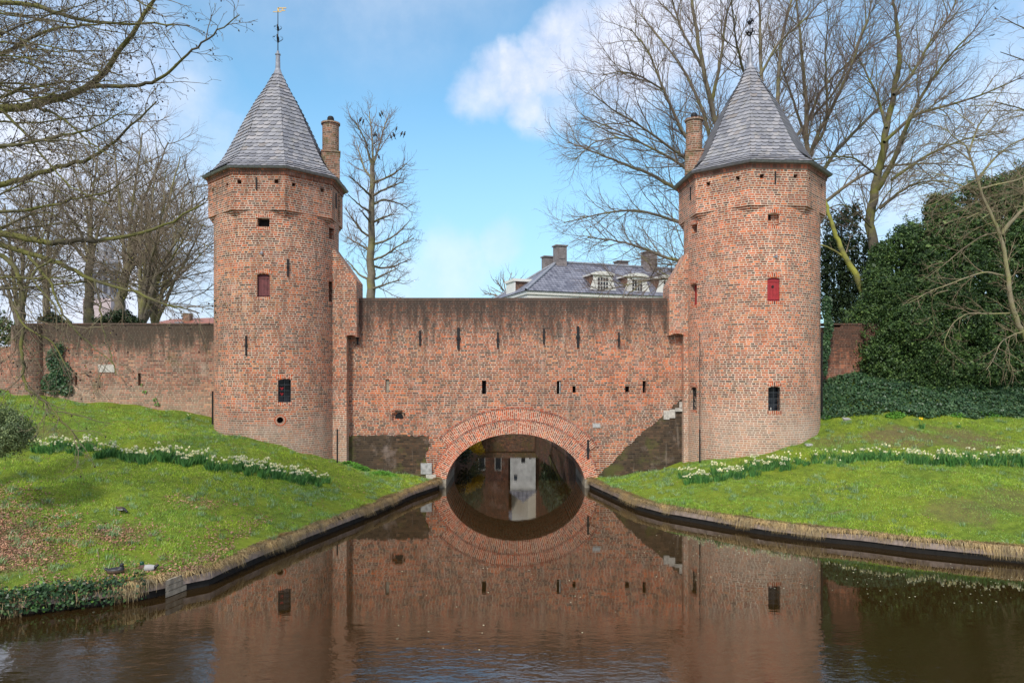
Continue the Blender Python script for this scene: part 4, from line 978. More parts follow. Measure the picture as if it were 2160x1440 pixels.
# --- plane tree overhanging from the left, with seed balls and opening buds
rng = np.random.default_rng(77); D = 14
proot = empty('plane_tree', tuple(W(-420, 1000, 15)[:2])+(1.2,), 0, 'mossy plane tree reaching in from the left with dark seed balls hanging on its twigs', 'tree')
limbs = []
def LM(pts, r0, r1, d0, d1): limbs.append(([(x, y, d0+(d1-d0)*i/(len(pts)-1)) for i, (x, y) in enumerate(pts)], r0, r1))
LM([(-420,1100),(-430,800),(-420,500),(-400,250),(-380,0),(-360,-250)], .42, .2, 15, 15)
LM([(-410,350),(-250,300),(-100,245),(0,228),(75,222),(130,205),(195,182),(230,142),(262,95),(300,35),(345,-30)], .15, .025, 15, 13)
LM([(192,183),(225,182),(262,182),(310,178),(350,160),(390,120),(440,80),(505,32)], .045, .008, 13.8, 12.5)
LM([(-410,480),(-200,420),(-60,400),(0,390),(60,375),(120,352),(180,340),(230,308),(270,272),(330,215)], .11, .012, 15, 12.5)
LM([(-420,560),(-200,500),(-60,480),(0,490),(60,505),(110,513),(165,508),(230,505),(290,497),(360,470),(430,430)], .12, .012, 15, 12)
LM([(-420,600),(-200,530),(-60,505),(0,515),(60,535),(110,548),(160,572),(200,594),(260,606),(340,640),(420,660)], .10, .010, 15, 12)
LM([(-400,250),(-200,180),(-60,130),(0,120),(45,92),(110,60),(190,55),(270,45)], .08, .01, 15, 13)
LM([(-380,60),(-200,0),(0,5),(80,12),(170,45),(240,50),(330,48),(400,55)], .08, .01, 15, 12.5)
LM([(-60,520),(0,535),(32,560),(45,600),(50,650),(45,720),(48,770),(52,815),(75,835),(100,850),(125,880),(160,925)], .05, .012, 13.5, 12)
LM([(-60,650),(0,600),(25,640),(50,690),(110,720),(140,770),(150,800)], .03, .008, 13, 12)
LM([(60,540),(110,600),(130,660),(160,700),(210,740),(240,770)], .028, .006, 13, 12)
LM([(200,594),(210,640),(215,690),(235,750),(245,790)], .02, .006, 12.8, 12)
LM([(110,548),(60,580),(110,640),(150,690)], .022, .006, 13, 12)
LM([(-380,0),(-200,-60),(0,-80),(150,-60),(250,-20),(330,20)], .08, .01, 14, 12)
LM([(60,222),(120,240),(160,270),(200,310),(260,350)], .03, .006, 13.5, 12)
LM([(0,228),(60,290),(90,330),(150,400),(230,430)], .03, .006, 13.5, 12)
LM([(-100,300),(0,310),(60,300),(120,290),(200,270),(270,230)], .04, .007, 13.5, 12)
LM([(-100,430),(0,450),(80,440),(160,420),(240,400),(300,360)], .04, .007, 13, 12)
SPP = {1: dict(n=5.0, len=1.15, ang=.75, up=-.03, wob=.15, t0=.30, r=.0115, seg=6, ref=2.6), 2: dict(n=7.0, len=.5, ang=.7, up=-.06, wob=.2, t0=.1, r=.005, seg=4, ref=.7), 3: dict(n=5.0, len=.22, ang=.7, up=-.08, wob=.2, t0=.2, r=.0035, seg=3, ref=.4)}
out = {}
rr = random.Random(12)
for i in range(30):
    y0 = rr.uniform(-60, 660); dd = rr.uniform(11.5, 17); ln = rr.uniform(240, 500)*(1.0 if y0 < 420 else .85); sl_ = rr.uniform(-.5, .15) if y0 > 150 else rr.uniform(-.1, .35); x0 = rr.uniform(-260, -40)
    LM([(x0, y0), (x0+ln*.3, y0+ln*.3*sl_+rr.uniform(-20, 20)), (x0+ln*.65, y0+ln*.6*sl_+rr.uniform(-25, 25)), (x0+ln, y0+ln*sl_*.8+rr.uniform(-10, 50))], rr.uniform(.018, .035), .006, dd, dd-rr.uniform(0, 2))
for pts, r0, r1 in limbs:
    n = max(10, len(pts)*4); P = wpath(pts, n); P[2:-1] += rng.normal(0, .012, P[2:-1].shape); grow(rng, P, np.linspace(r0, r1, n), 0, SPP, out)
# keep only what can be near the frame
for l in (1, 2, 3): out[l] = [t for t in out[l] if t[0][0][0] > -14.5]
thr(out, proot, M_PLANE, M_PTWIG, (9, 5, 3, 3), 1)
tips = np.array([t[0][-1] for t in out[2]+out[3]]); sel = tips[rng.random(len(tips)) < .28]
octv = np.array([(1,0,0),(-1,0,0),(0,1,0),(0,-1,0),(0,0,1),(0,0,-1)], float); octf = np.array([(0,2,4),(2,1,4),(1,3,4),(3,0,4),(2,0,5),(1,2,5),(3,1,5),(0,3,5)])
def blobs_np(name, C, r, mat, parent, stretch=(1, 1, 1), n=None):
    V = (C[:, None]+octv[None]*np.array(stretch)*np.asarray(r)[:, None, None]).reshape(-1, 3)
    F = (octf[None]+6*np.arange(len(C))[:, None, None]).reshape(-1, 3); return np_mesh(name, V, F, 3, mat, parent)
o = blobs_np('seed_balls', sel-[0, 0, .02], rng.uniform(.012, .021, len(sel)), M_BALL, proot); o['kind'] = 'stuff'
sel = tips[rng.random(len(tips)) < .07]; o = blobs_np('buds', sel, rng.uniform(.007, .014, len(sel)), M_BUD, proot, (.7, .7, 1.3)); o['kind'] = 'stuff'

# ------------------------------------------------------------------ leafy masses
def leaf_quads(name, C, N, size, mat, parent=None, rng=None, ratio=.6, sag=.0):
    """C centres, N preferred normals"""
    n = len(C); rv = rng.normal(0, 1, (n, 3)); N = N/(np.linalg.norm(N, axis=1, keepdims=True)+1e-9)+rng.normal(0, .55, (n, 3)); N /= np.linalg.norm(N, axis=1, keepdims=True)
    U = np.cross(N, rv); U /= np.linalg.norm(U, axis=1, keepdims=True)+1e-9; V = np.cross(N, U)
    s = (size*rng.uniform(.6, 1.35, n))[:, None]
    P = np.stack([C-U*s, C-V*s*ratio, C+U*s, C+V*s*ratio], 1).reshape(-1, 3)
    return np_mesh(name, P, np.arange(4*n).reshape(n, 4), 4, mat, parent)
def blobfield(rng, lumps, n, thick=.45, zmin=None, yclip=None):
    """random points near the surface of ellipsoids; clumped"""
    w_ = np.array([l[3]*l[5]+l[4]*l[5] for l in lumps]); w_ = w_/w_.sum(); k = rng.choice(len(lumps), n, p=w_)
    L = np.array(lumps)[k]; d = rng.normal(0, 1, (n, 3)); d[:, 1] -= .35; d /= np.linalg.norm(d, axis=1, keepdims=True)
    rr = 1-rng.random(n)**1.6*thick
    bumps = 1+.13*np.sin(d[:, 0]*9+L[:, 0]*3)*np.sin(d[:, 2]*8+L[:, 2]*2)+.09*np.sin(d[:, 0]*17+L[:, 1])*np.sin(d[:, 2]*19+d[:, 1]*13)
    C = L[:, :3]+d*L[:, 3:6]*(rr*bumps)[:, None]; m_ = np.ones(n, bool)
    if zmin is not None: m_ &= C[:, 2] > zmin
    return C[m_], d[m_]
def shrubmass(name, label, cat, lumps_px, n, size, mat, seed, group=None, stem=None, core=M_YEW, thick=.4, zmin=None):
    rng = np.random.default_rng(seed); lumps = []
    for px, py, d, rx, rz in lumps_px:
        p = W(px, py, d); sx, sz = rx/FPX*d, rz/FPX*d; lumps.append((p.x, p.y, p.z, sx, max(.5, min(sx, 1.6)), sz))
    if name in ('yew_tree', 'conifer', 'bush', 'hedge'):
        per = 26 if name == 'yew_tree' else 16
        C, N = blobfield(rng, lumps, n//per, thick, zmin); sz = .17 if name == 'yew_tree' else (.22 if name == 'conifer' else .15)
        if name == 'conifer': C = C[rng.random(len(C)) < .8]; N = N[:len(C)]
        m0 = len(C); sc = rng.uniform(.5, 1.3, m0)*sz; C = np.repeat(C, per, 0); N = np.repeat(N, per, 0); o_ = rng.normal(0, 1, (len(C), 3)); o_ /= np.linalg.norm(o_, axis=1, keepdims=True); o_[:, 2] *= 1.25
        C = C+o_*(np.repeat(sc, per)*rng.random(len(C))**.5)[:, None]; N = N*.5+o_
    else: C, N = blobfield(rng, lumps, n, thick, zmin)
    cx = np.mean([l[0] for l in lumps]); cy = np.mean([l[1] for l in lumps]); zb = min(l[2]-l[5] for l in lumps)
    root = empty(name, (cx, cy, zb), 0, label, cat, group)
    leaf_quads('foliage', C, N, size, mat, root, rng)
    if name == 'yew_tree':
        Ci, Ni = blobfield(rng, [(a, b_+.15, c_, d_*.82, e_*.8, f_*.84) for a, b_, c_, d_, e_, f_ in lumps], 14000, .25); leaf_quads('inner_foliage', Ci, Ni, .13, mat, root, rng)
    # trunk stems inside
    if name in ('bush', 'hedge'): lumps = [(l[0], l[1]+.1, l[2], l[3]*.5, l[4], 0) for l in lumps]; zb += .25
    T = []
    for l in lumps[:6]: q = .12 if name in ('bush', 'hedge') else 1; T.append((np.array([(cx+(l[0]-cx)*(.5 if q == 1 else 0), (l[1]+.2 if q == 1 else cy), zb-.4*q), (l[0], l[1]+.1, (zb+l[2])/2), (l[0], l[1], l[2]+l[5]*.4)]), [.10*q, .07*q, .03*q]))
    tube_mesh('trunk', T, 6, M_BARK, root); return root
rs = random.Random(9)
# yews: three big clipped-looking masses
shrubmass('yew_tree', 'dark green yew nearest the right tower, bulging over the shaded wall', 'tree', [(1850,760,31.5,60,62),(1900,790,31,70,50),(1830,690,32,50,62),(1880,640,32,60,70),(1850,600,32.5,30,50),(1920,700,31,70,70),(1790,700,32.2,22,30),(1860,550,33,28,40),(1960,760,30.5,60,60),(1985,800,30.3,50,30),(1930,820,30.5,50,18)], 110000, .044, M_YEW, 41)
shrubmass('yew_tree', 'broad dark yew in the middle of the evergreen mass on the right', 'tree', [(1950,580,32.5,60,80),(1920,520,33,45,60),(2000,520,33,60,80),(1980,640,31.5,70,70),(2050,600,32,70,80),(2040,700,31,80,80),(2050,780,30.5,80,55),(1985,450,33.5,35,50),(2060,500,33,60,70)], 110000, .046, M_YEW, 42)
shrubmass('yew_tree', 'tall dark yew at the right edge of the picture', 'tree', [(2140,560,32,60,100),(2120,450,33,60,80),(2180,480,33,60,100),(2150,680,31,70,90),(2150,780,30.5,80,60),(2230,650,31.5,80,160),(2070,420,34,45,50),(2130,400,34,40,40),(2240,790,31,80,60),(2190,380,34,50,50)], 110000, .046, M_YEW, 43)
shrubmass('conifer', 'dark open conifer seen between the right tower and the bare mossy trunks', 'tree', [(1775,470,41,36,32),(1790,520,41,42,40),(1760,560,41,36,60),(1800,600,41,40,60),(1765,640,41,40,50),(1745,520,41,22,60),(1800,450,41,22,22),(1840,600,41,40,60),(1830,540,41,26,40),(1790,660,41,60,40),(1850,660,41,50,50),(1740,600,41,20,60)], 40000, .065, M_CON, 44, thick=.8)
shrubmass('bush', 'round grey green bush at the left edge of the lawn', 'bush', [(12,908,17,46,38),(-25,915,17,55,45),(30,922,16.8,34,30),(5,885,17.3,32,22),(10,938,16.7,48,22),(-30,940,16.6,50,25),(48,905,17,18,22),(-5,868,17,24,16)], 26000, .022, M_SHRUB, 45, thick=.6)
shrubmass('hedge', 'grey green hedge beyond the low curtain wall at the far left', 'hedge', [(10,700,40,30,28),(-20,680,40,30,40),(32,710,40,16,18)], 5000, .07, M_SHRUB, 46)
shrubmass('bush', 'dark bush behind the curtain wall at the foot of the spire', 'bush', [(108,675,34,22,14),(130,684,34,22,10)], 2600, .06, M_CON, 47, thick=.7)
shrubmass('bush', 'ivy thicket around the leaning tree behind the curtain wall', 'bush', [(250,672,33.5,30,20),(285,680,33.5,16,10),(215,680,33.5,14,8)], 3000, .06, M_CON, 48, thick=.7)
def ivy_on_wall(label, pts, n, seed, y, size=.055, mat=None, bulge=.22):
    rng = np.random.default_rng(seed); C = []
    for px, py, rx, ry in pts:
        d = y-CAMY; p = W(px, py, d); m_ = int(n*rx*ry/sum(a[2]*a[3] for a in pts)); a = rng.uniform(0, 6.28, m_); r = np.sqrt(rng.random(m_))
        C.append(np.stack([p.x+np.cos(a)*r*rx/FPX*d, y-.05-rng.random(m_)*bulge*(1-r*.7), p.z+np.sin(a)*r*ry/FPX*d], 1))
    C = np.concatenate(C); N = np.tile([0, -1, .35], (len(C), 1)); o = leaf_quads('ivy', C, N, size, mat or M_IVY, None, rng, .8)
    tag(o, label, 'ivy'); return o
# ------------------------------------------------------------------ curtain walls left and right
YL = .6; dl = YL-CAMY
cwl = empty('curtain_wall', (-14, YL, 0), 0, 'sooty brick curtain wall running left from the left tower, with a pale plaque', 'wall')
b = B(); xl, xr = (42-1080)/FPX*dl, -8.6; zt = CAMZ+(HOR-685)/FPX*dl
b.box(xl, xr, YL, YL+.8, .5, zt); o = b.build('wall', M_LWALL, cwl)
c = B()
LS = [(160,785,812,6),(294,787,813,6)]
def lx(p): return (p-1080)/FPX*dl
def lz(p): return CAMZ+(HOR-p)/FPX*dl
for px, y0, y1, wd in LS: c.box(lx(px-wd/2), lx(px+wd/2), YL-.2, YL+.4, lz(y1), lz(y0))
cut(o, c)
for px, y0, y1, wd in LS:
    b = B(); b.box(lx(px-wd/2)-.01, lx(px+wd/2)+.01, YL+.2, YL+.36, lz(y1), lz(y0)); b.build('loophole', M_DARK, cwl)
b = B(); b.box(xl-.02, xr, YL-.03, YL+.83, zt, zt+.07); b.build('coping', MATS['coping_brick'], cwl)
b = B(); b.box(lx(208), lx(242), YL-.03, YL+.02, lz(785), lz(769)); b.build('plaque', M_SLAB, cwl)
b = B(); b.lathe((lx(58), YL+.1, 0), [(.75, .5), (.62, zt-.05)], 16, PI, 2*PI); b.build('buttress', M_LWALL, cwl)
b = B(); b.box(-42, xl-.02, YL+.6, YL+1.3, .5, CAMZ+(HOR-731)/FPX*(dl+.6)); cl2 = b.build('low_curtain_wall', M_LWALL)
tag(cl2, 'lower length of old brick curtain wall at the far left edge', 'wall')
dr = 31.2; yr = dr+CAMY
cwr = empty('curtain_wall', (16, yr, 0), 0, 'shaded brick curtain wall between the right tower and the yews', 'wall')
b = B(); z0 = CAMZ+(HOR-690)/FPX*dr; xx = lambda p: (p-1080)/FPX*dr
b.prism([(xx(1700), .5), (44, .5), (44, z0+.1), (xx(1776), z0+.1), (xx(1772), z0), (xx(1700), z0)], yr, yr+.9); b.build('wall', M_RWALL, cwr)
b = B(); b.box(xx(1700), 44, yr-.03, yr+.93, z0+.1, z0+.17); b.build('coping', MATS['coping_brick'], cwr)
ivy_on_wall('dark ivy climbing the left curtain wall below the low branches', [(118,760,18,28),(130,790,24,30),(112,810,26,22),(128,735,10,16),(140,820,16,14)], 1700, 51, YL, .05)
ivy_on_wall('small ivy sprigs scattered low on the left curtain wall', [(305,825,4,5),(328,843,4,4),(332,852,5,5),(300,812,3,3)], 40, 52, YL, .035, M_NETTLE, .04)
ivy_on_wall('strip of ivy climbing beside the right edge of the right tower', [(1741,650,9,26),(1746,690,10,26),(1741,730,9,30),(1738,770,5,26),(1748,640,6,14)], 1500, 53, 1.9, .05)

# pipes beside the towers
def pipe_thing(root, px, y0, y1, d, r=.022, mat=M_IRON):
    P = [W(px, y0, d), W(px, (y0+y1)/2, d), W(px, y1, d)]; tube_mesh('pipe', [(P, [r]*3)], 8, mat, root)
pipe_thing(RL, 711.5, 905, 976, 27.55, .03); pipe_thing(RL, 448.5, 825, 925, 28.6, .035); pipe_thing(RR, 1476, 700, 976, 27.3, .012); pipe_thing(RR, 1476, 905, 978, 27.25, .028); pipe_thing(RR, 1733.5, 700, 868, 28.2, .035)
for root, T, px, py in ((RL, TL, 553, 533), (RR, TR, 1636, 540)):
    a, z = T.hit(px, py); Mx = T.M(a, z); b = B(); b.box(-.035, .035, -.10, .02, -.06, .03, Mx); b.box(-.10, -.04, -.03, .02, -.04, -.01, Mx); b.build('lamp_bracket', M_LEAD, root)

# ------------------------------------------------------------------ white house beyond
hx, hy, ha = 1.28, 62+CAMY, math.atan2(5, 13.8)
hou = empty('white_house', (hx, hy, 0), ha, 'large white house with blue grey tiled hipped roof, dormers and tall chimneys behind the wall', 'house')
HM = Matrix.Translation((hx, hy, 0)) @ Matrix.Rotation(ha, 4, 'Z')
def hb(name, mat, fn, parent=None):
    b = B(); fn(b); b.v = [tuple(HM @ Vector(v)) for v in b.v]; return b.build(name, mat, parent or hou)
HL, HD, HE, HR_, HI = 24, 9.0, 11.9, 15.25, 4.8
hb('wall', M_CREAM, lambda b: b.box(.25, HL-.25, .25, HD-.25, 1.0, HE-.3))
def cor(b):
    b.box(0, HL, 0, HD, HE-.3, HE-.02); b.box(.12, HL-.12, .12, HD-.12, HE-.62, HE-.301)
hb('cornice', M_WHITE, cor)
def roofh(b):
    o = .12; A, Bq, C_, D_ = Vector((-o, -o, HE)), Vector((HL+o, -o, HE)), Vector((HL+o, HD+o, HE)), Vector((-o, HD+o, HE)); E, F_ = Vector((HI, HD/2, HR_)), Vector((HL-HI, HD/2, HR_))
    def fc(pts, ux, org):
        nrm = (pts[1]-pts[0]).cross(pts[2]-pts[0]).normalized(); uy = nrm.cross(ux).normalized()
        b.face(pts, [((p-org).dot(ux), (p-org).dot(uy)) for p in pts])
    X, Y = Vector((1, 0, 0)), Vector((0, 1, 0))
    fc([A, Bq, F_, E], X, A); fc([C_, D_, E, F_], -X, C_); fc([D_, A, E], -Y, D_); fc([Bq, C_, F_], Y, Bq); b.face([A, D_, C_, Bq])
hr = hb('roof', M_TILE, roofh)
def hips(b):
    pass
hp = [((-.1, -.1, HE+.05), (HI, HD/2, HR_+.05)), ((-.1, HD+.1, HE+.05), (HI, HD/2, HR_+.05)), ((HI, HD/2, HR_+.06), (HL-HI, HD/2, HR_+.06))]
tube_mesh('ridge_tiles', [(np.array([tuple(HM @ Vector(a)), tuple(HM @ Vector(b_))]), [.13, .13]) for a, b_ in hp], 6, M_LEAD, hr, False)
def dormer(x, side='f', wdt=1.95):
    if side == 'f':
        Mx = HM @ Matrix.Translation((x, 0, 0)) 
    else: Mx = HM @ Matrix.Translation((0, x, 0)) @ Matrix.Rotation(-PI/2, 4, 'Z')
    h0, h1 = HE+.12, HE+1.75; y0 = .45; y1 = 2.6
    def mk(name, mat, fn, parent):
        b = B(); fn(b); b.v = [tuple(Mx @ Vector(v)) for v in b.v]; return b.build(name, mat, parent)
    dm = mk('dormer', M_HBR, lambda b: b.box(-wdt/2, wdt/2, y0+.08, y1, h0-.1, h1), hr)
    def fr(b):
        b.box(-wdt/2-.02, -wdt/2+.42, y0, y0+.079, h0-.3, h1); b.box(wdt/2-.42, wdt/2+.02, y0, y0+.079, h0-.3, h1); b.box(-wdt/2+.42, wdt/2-.42, y0, y0+.079, h0-.3, h0-.05); b.box(-wdt/2+.42, wdt/2-.42, y0, y0+.079, h1-.22, h1)
        for s_ in (-1, 1): b.face([Mx.inverted() @ (Mx @ Vector(p)) for p in ((s_*(wdt/2), y0+.02, h0-.3), (s_*(wdt/2+.6), y0+.02, h0-.3), (s_*(wdt/2), y0+.02, h0+1.3))])
        b.box(-wdt/2-.16, wdt/2+.16, y0-.14, y1+.1, h1+.001, h1+.13)
        b.prism([(-wdt/2-.16, h1+.131), (wdt/2+.16, h1+.131), (wdt/2-.3, h1+.30), (0, h1+.36), (-wdt/2+.3, h1+.30)], y0-.13, y0+1.0)
    mk('dormer_front', M_WHITE, fr, hr)
    wn = mk('dormer_window', M_GLASS, lambda b: b.box(-wdt/2+.42, wdt/2-.42, y0+.05, y0+.078, h0-.05, h1-.22), hr)
    def gl(b):
        x0, x1 = -wdt/2+.42, wdt/2-.42; z0, z1 = h0-.05, h1-.22
        for i in range(5): xx = x0+(x1-x0)*i/4; b.box(xx-.022, xx+.022, y0+.01, y0+.05, z0, z1)
        for i in range(5): zz = z0+(z1-z0)*i/4; b.box(x0, x1, y0+.012, y0+.049, zz-.022, zz+.022)
    mk('glazing_bars', M_WHITE, gl, hr)
def hx_at(px, yl=.45):      # local x on the front whose screen column is px
    for x in np.arange(0, 24, .02):
        p = HM @ Vector((x, yl, HE))
        if 1080+p.x/(p.y-CAMY)*FPX >= px: return x
for px in (1272, 1344, 1410): dormer(hx_at(px))
dormer(hx_at(1478))
def dbox(b):
    b.box(.55, 2.6, 4.4, 6.4, HE, HE+1.35)
hb('dormer', M_HBR, dbox, hr); hb('dormer_front', M_WHITE, lambda b: (b.box(.40, .549, 4.3, 6.5, HE-.1, HE+1.35), b.box(.3, 2.7, 4.2, 6.6, HE+1.351, HE+1.6)), hr)
def hchim(px, pyt, wd, ylocal):
    x = hx_at(px, ylocal); p = HM @ Vector((x, ylocal, 0)); d = p.y-CAMY; z = CAMZ+(HOR-pyt)/FPX*d
    hb('chimney', M_CEMENT, lambda b: (b.box(x-wd/2, x+wd/2, ylocal-wd*.42, ylocal+wd*.42, HE+1, z-.12), b.box(x-wd/2-.1, x+wd/2+.1, ylocal-wd*.42-.1, ylocal+wd*.42+.1, z-.12, z), b.box(x-wd*.3, x+wd*.3, ylocal-wd*.42-.05, ylocal-wd*.42-.002, z-1.3, z-.4)), hr)
hchim(1155, 541, .95, 5.8); hchim(1181, 518, 1.05, 4.4); hchim(1310, 551, 1.15, 6.6); hchim(1369, 532, 1.25, 4.3)

# ------------------------------------------------------------------ low houses left and the church spire
d = 48; y = d+CAMY; X = lambda p: (p-1080)/FPX*d; Z = lambda q: CAMZ+(HOR-q)/FPX*d
rh = empty('red_roofed_house', (X(380), y, 0), 0, 'low house with an orange red tiled roof and a chimney behind the left curtain wall', 'house')
b = B(); b.box(X(262), X(520), y+.3, y+7, 1, Z(690)); b.build('wall', M_HBR, rh)
b = B(); b.face([(X(262)-.3, y, Z(694)), (X(520), y, Z(694)), (X(520), y+3.6, Z(657)), (X(310), y+3.6, Z(664))], [(0, 0), (8, 0), (8, 4), (1.5, 4)]); b.face([(X(262)-.3, y+7.2, Z(694)), (X(262)-.3, y, Z(694)), (X(310), y+3.6, Z(664))]); b.face([(X(520), y+7.2, Z(694)), (X(262)-.3, y+7.2, Z(694)), (X(310), y+3.6, Z(664)), (X(520), y+3.6, Z(657))]); b.face([(X(262)-.3, y, Z(694)), (X(262)-.3, y+7.2, Z(694)), (X(520), y+7.2, Z(694)), (X(520), y, Z(694))])
rf = b.build('roof', M_RTILE, rh)
b = B(); b.box(X(350), X(365), y+2.4, y+3.0, Z(690), Z(656)); b.box(X(349), X(366), y+2.37, y+3.03, Z(656), Z(654)); b.build('chimney', M_CHIM, rf)
b = B(); b.box(X(346), X(362), y+1.5, y+1.9, Z(683), Z(675)); b.build('skylight', M_LEAD, rf)
d2 = 54; y2 = d2+CAMY; X2 = lambda p: (p-1080)/FPX*d2; Z2 = lambda q: CAMZ+(HOR-q)/FPX*d2
rh2 = empty('red_roofed_house', (X2(190), y2, 0), 0, 'second red tiled roof showing just above the curtain wall between the tree trunks', 'house')
b = B(); b.box(X2(165), X2(245), y2+.3, y2+6, 1, Z2(690)); b.build('wall', M_HBR, rh2)
b = B(); b.face([(X2(163), y2, Z2(692)), (X2(247), y2, Z2(692)), (X2(247), y2+3, Z2(672)), (X2(163), y2+3, Z2(672))], [(0, 0), (3, 0), (3, 3), (0, 3)]); b.face([(X2(247), y2+6.2, Z2(692)), (X2(163), y2+6.2, Z2(692)), (X2(163), y2+3, Z2(672)), (X2(247), y2+3, Z2(672))]); b.build('roof', M_RTILE, rh2)
d3 = 190; y3 = d3+CAMY; X3 = lambda p: (p-1080)/FPX*d3; Z3 = lambda q: CAMZ+(HOR-q)/FPX*d3
M_SPIRE = plain('spire_stone', (.36, .37, .42), .8, 0, .25, .4); M_SPIREB = plain('spire_brick', (.52, .42, .42), .8, 0, .15, .3)
ch = empty('church_tower', (X3(221), y3, 0), 0, 'tall pale church tower far off behind the bare trees on the left', 'church tower')
b = B(); hw = X3(250)-X3(221); b.box(X3(192), X3(250), y3-hw, y3+hw, 0, Z3(632)); b.build('tower_base', M_SPIREB, ch)
b = B(); cx = X3(221)
b.lathe((cx, y3, 0), [(hw*1.0, Z3(632)), (hw*.98, Z3(560)), (hw*1.05, Z3(558)), (hw*1.05, Z3(554)), (hw*.6, Z3(545)), (hw*.55, Z3(520)), (hw*.3, Z3(505)), (.3, Z3(480)), (0, Z3(470))], 8, PI/8, 2*PI+PI/8); sp_ = b.build('spire', M_SPIRE, ch)
for k in range(8):
    a = k*PI/4+PI/4
    for s_ in (-.22, .22):
        b = B(); Mx = Matrix.Translation((cx, y3, 0)) @ Matrix.Rotation(a, 4, 'Z'); q = hw*.98*math.cos(PI/8); b.box(q-.3, q+.12, s_*hw-.45, s_*hw+.45, Z3(620), Z3(572), Mx)
        if s_: b.build('tall_window', plain('louvre_%d%d' % (k, s_ > 0), (.10, .10, .12), .8), sp_)

# ------------------------------------------------------------------ beyond the arch: canal quays, houses, blossom
def quay(pts, z, th, mat, label, name='quay_wall'):
    b = B(); L = 0
    for (x0, y0), (x1, y1) in zip(pts, pts[1:]):
        l = math.dist((x0, y0), (x1, y1)); n = Vector((y1-y0, -(x1-x0), 0)).normalized()*th
        b.face([(x0, y0, -.6), (x1, y1, -.6), (x1, y1, z), (x0, y0, z)], [(L, -.6), (L+l, -.6), (L+l, z), (L, z)])
        b.face([(x0+n.x, y0+n.y, -.6), (x0+n.x, y0+n.y, z), (x1+n.x, y1+n.y, z), (x1+n.x, y1+n.y, -.6)], [(L, -.6), (L, z), (L+l, z), (L+l, -.6)])
        b.face([(x0, y0, z), (x1, y1, z), (x1+n.x, y1+n.y, z), (x0+n.x, y0+n.y, z)]); L += l
    b.face([(pts[0][0], pts[0][1], -.6), (pts[0][0], pts[0][1], z), (pts[0][0]+n.x, pts[0][1]+n.y, z), (pts[0][0]+n.x, pts[0][1]+n.y, -.6)])
    o = b.build(name, mat); tag(o, label, 'quay wall'); return o
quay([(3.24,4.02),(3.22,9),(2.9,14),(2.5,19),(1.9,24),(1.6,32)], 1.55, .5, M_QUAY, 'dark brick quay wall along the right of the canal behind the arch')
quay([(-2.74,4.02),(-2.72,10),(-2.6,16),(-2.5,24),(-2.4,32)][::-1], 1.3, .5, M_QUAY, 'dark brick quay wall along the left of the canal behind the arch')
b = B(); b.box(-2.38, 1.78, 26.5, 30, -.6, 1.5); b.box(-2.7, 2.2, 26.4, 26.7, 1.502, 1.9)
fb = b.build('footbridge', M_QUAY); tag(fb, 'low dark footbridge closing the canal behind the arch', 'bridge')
def canal_house(label, x0, x1, y, h, mat, wins, roof=M_TILE, name='canal_house'):
    r = empty(name, ((x0+x1)/2, y, 1.1), 0, label, 'house'); b = B(); b.box(x0, x1, y, y+4, 1, h); b.build('wall', mat, r)
    b = B(); b.prism([(x0-.15, h), (x1+.15, h), ((x0+x1)/2, h+min(1.3, (x1-x0)*.45))], y-.1, y+4.1); b.build('roof', roof, r)
    for wx_, wz_, ww, wh in wins:
        b = B(); b.box(wx_-ww/2-.025, wx_+ww/2+.025, y-.04, y-.002, wz_-wh/2-.025, wz_+wh/2+.025); f = b.build('window', M_WHITE, r)
        b = B(); b.box(wx_-ww/2, wx_+ww/2, y-.05, y-.041, wz_-wh/2, wz_+wh/2); b.build('pane', M_GLASS, f)
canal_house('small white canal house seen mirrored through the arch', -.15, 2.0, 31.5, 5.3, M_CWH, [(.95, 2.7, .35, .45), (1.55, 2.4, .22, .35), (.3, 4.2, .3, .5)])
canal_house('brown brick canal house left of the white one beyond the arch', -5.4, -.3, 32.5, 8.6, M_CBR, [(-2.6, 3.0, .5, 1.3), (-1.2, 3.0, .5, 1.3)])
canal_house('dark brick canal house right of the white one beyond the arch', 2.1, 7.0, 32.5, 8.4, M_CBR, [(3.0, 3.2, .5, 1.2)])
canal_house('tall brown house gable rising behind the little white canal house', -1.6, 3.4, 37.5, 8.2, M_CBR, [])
def bushat(name, label, cat, lumps, n, size, mat, seed):
    rng = np.random.default_rng(seed); C, N = blobfield(rng, lumps, n, .6); c = np.mean(lumps, 0); r = empty(name, (c[0], c[1], .9), 0, label, cat)
    leaf_quads('foliage', C, N, size, mat, r, rng)
    tube_mesh('stem', [(np.array([(c[0]-.5, c[1], .6), (l[0]*.5+c[0]*.5-.2, l[1], (l[2]+.6)/2), tuple(l[:3])]), [.05, .035, .015]) for l in lumps], 5, M_BARK, r); return r
bushat('forsythia', 'yellow blossoming shrub hanging over the canal on the left behind the arch', 'shrub', [(-1.9,7.2,.92,.46,.4,.34),(-2.3,7.4,1.1,.5,.4,.4),(-1.65,7.3,.7,.3,.3,.25)], 2200, .035, M_FORS, 61)
bushat('bush', 'dark green bush under the yellow blossom behind the arch', 'bush', [(-2.35,6.8,.5,.40,.8,.45),(-2.5,5.6,.9,.3,.6,.4),(-2.4,8.4,1.0,.4,.7,.4),(-2.9,14,2.4,.7,2,1.3),(-3.0,20,3.0,1.0,2,2.0),(-2.9,25,3.4,.9,2,2.4)], 16000, .05, M_CON, 62)
bushat('bush', 'dark overhanging shrubbery on the right quay behind the arch', 'bush', [(3.1,8,2.2,.5,1.2,.6),(2.9,12,2.2,.6,1.5,.6),(2.6,17,2.3,.6,1.8,.7),(3.0,21,3.2,1.0,2,1.6),(2.9,25,3.6,.9,2,2.2)], 16000, .07, M_CON, 63)

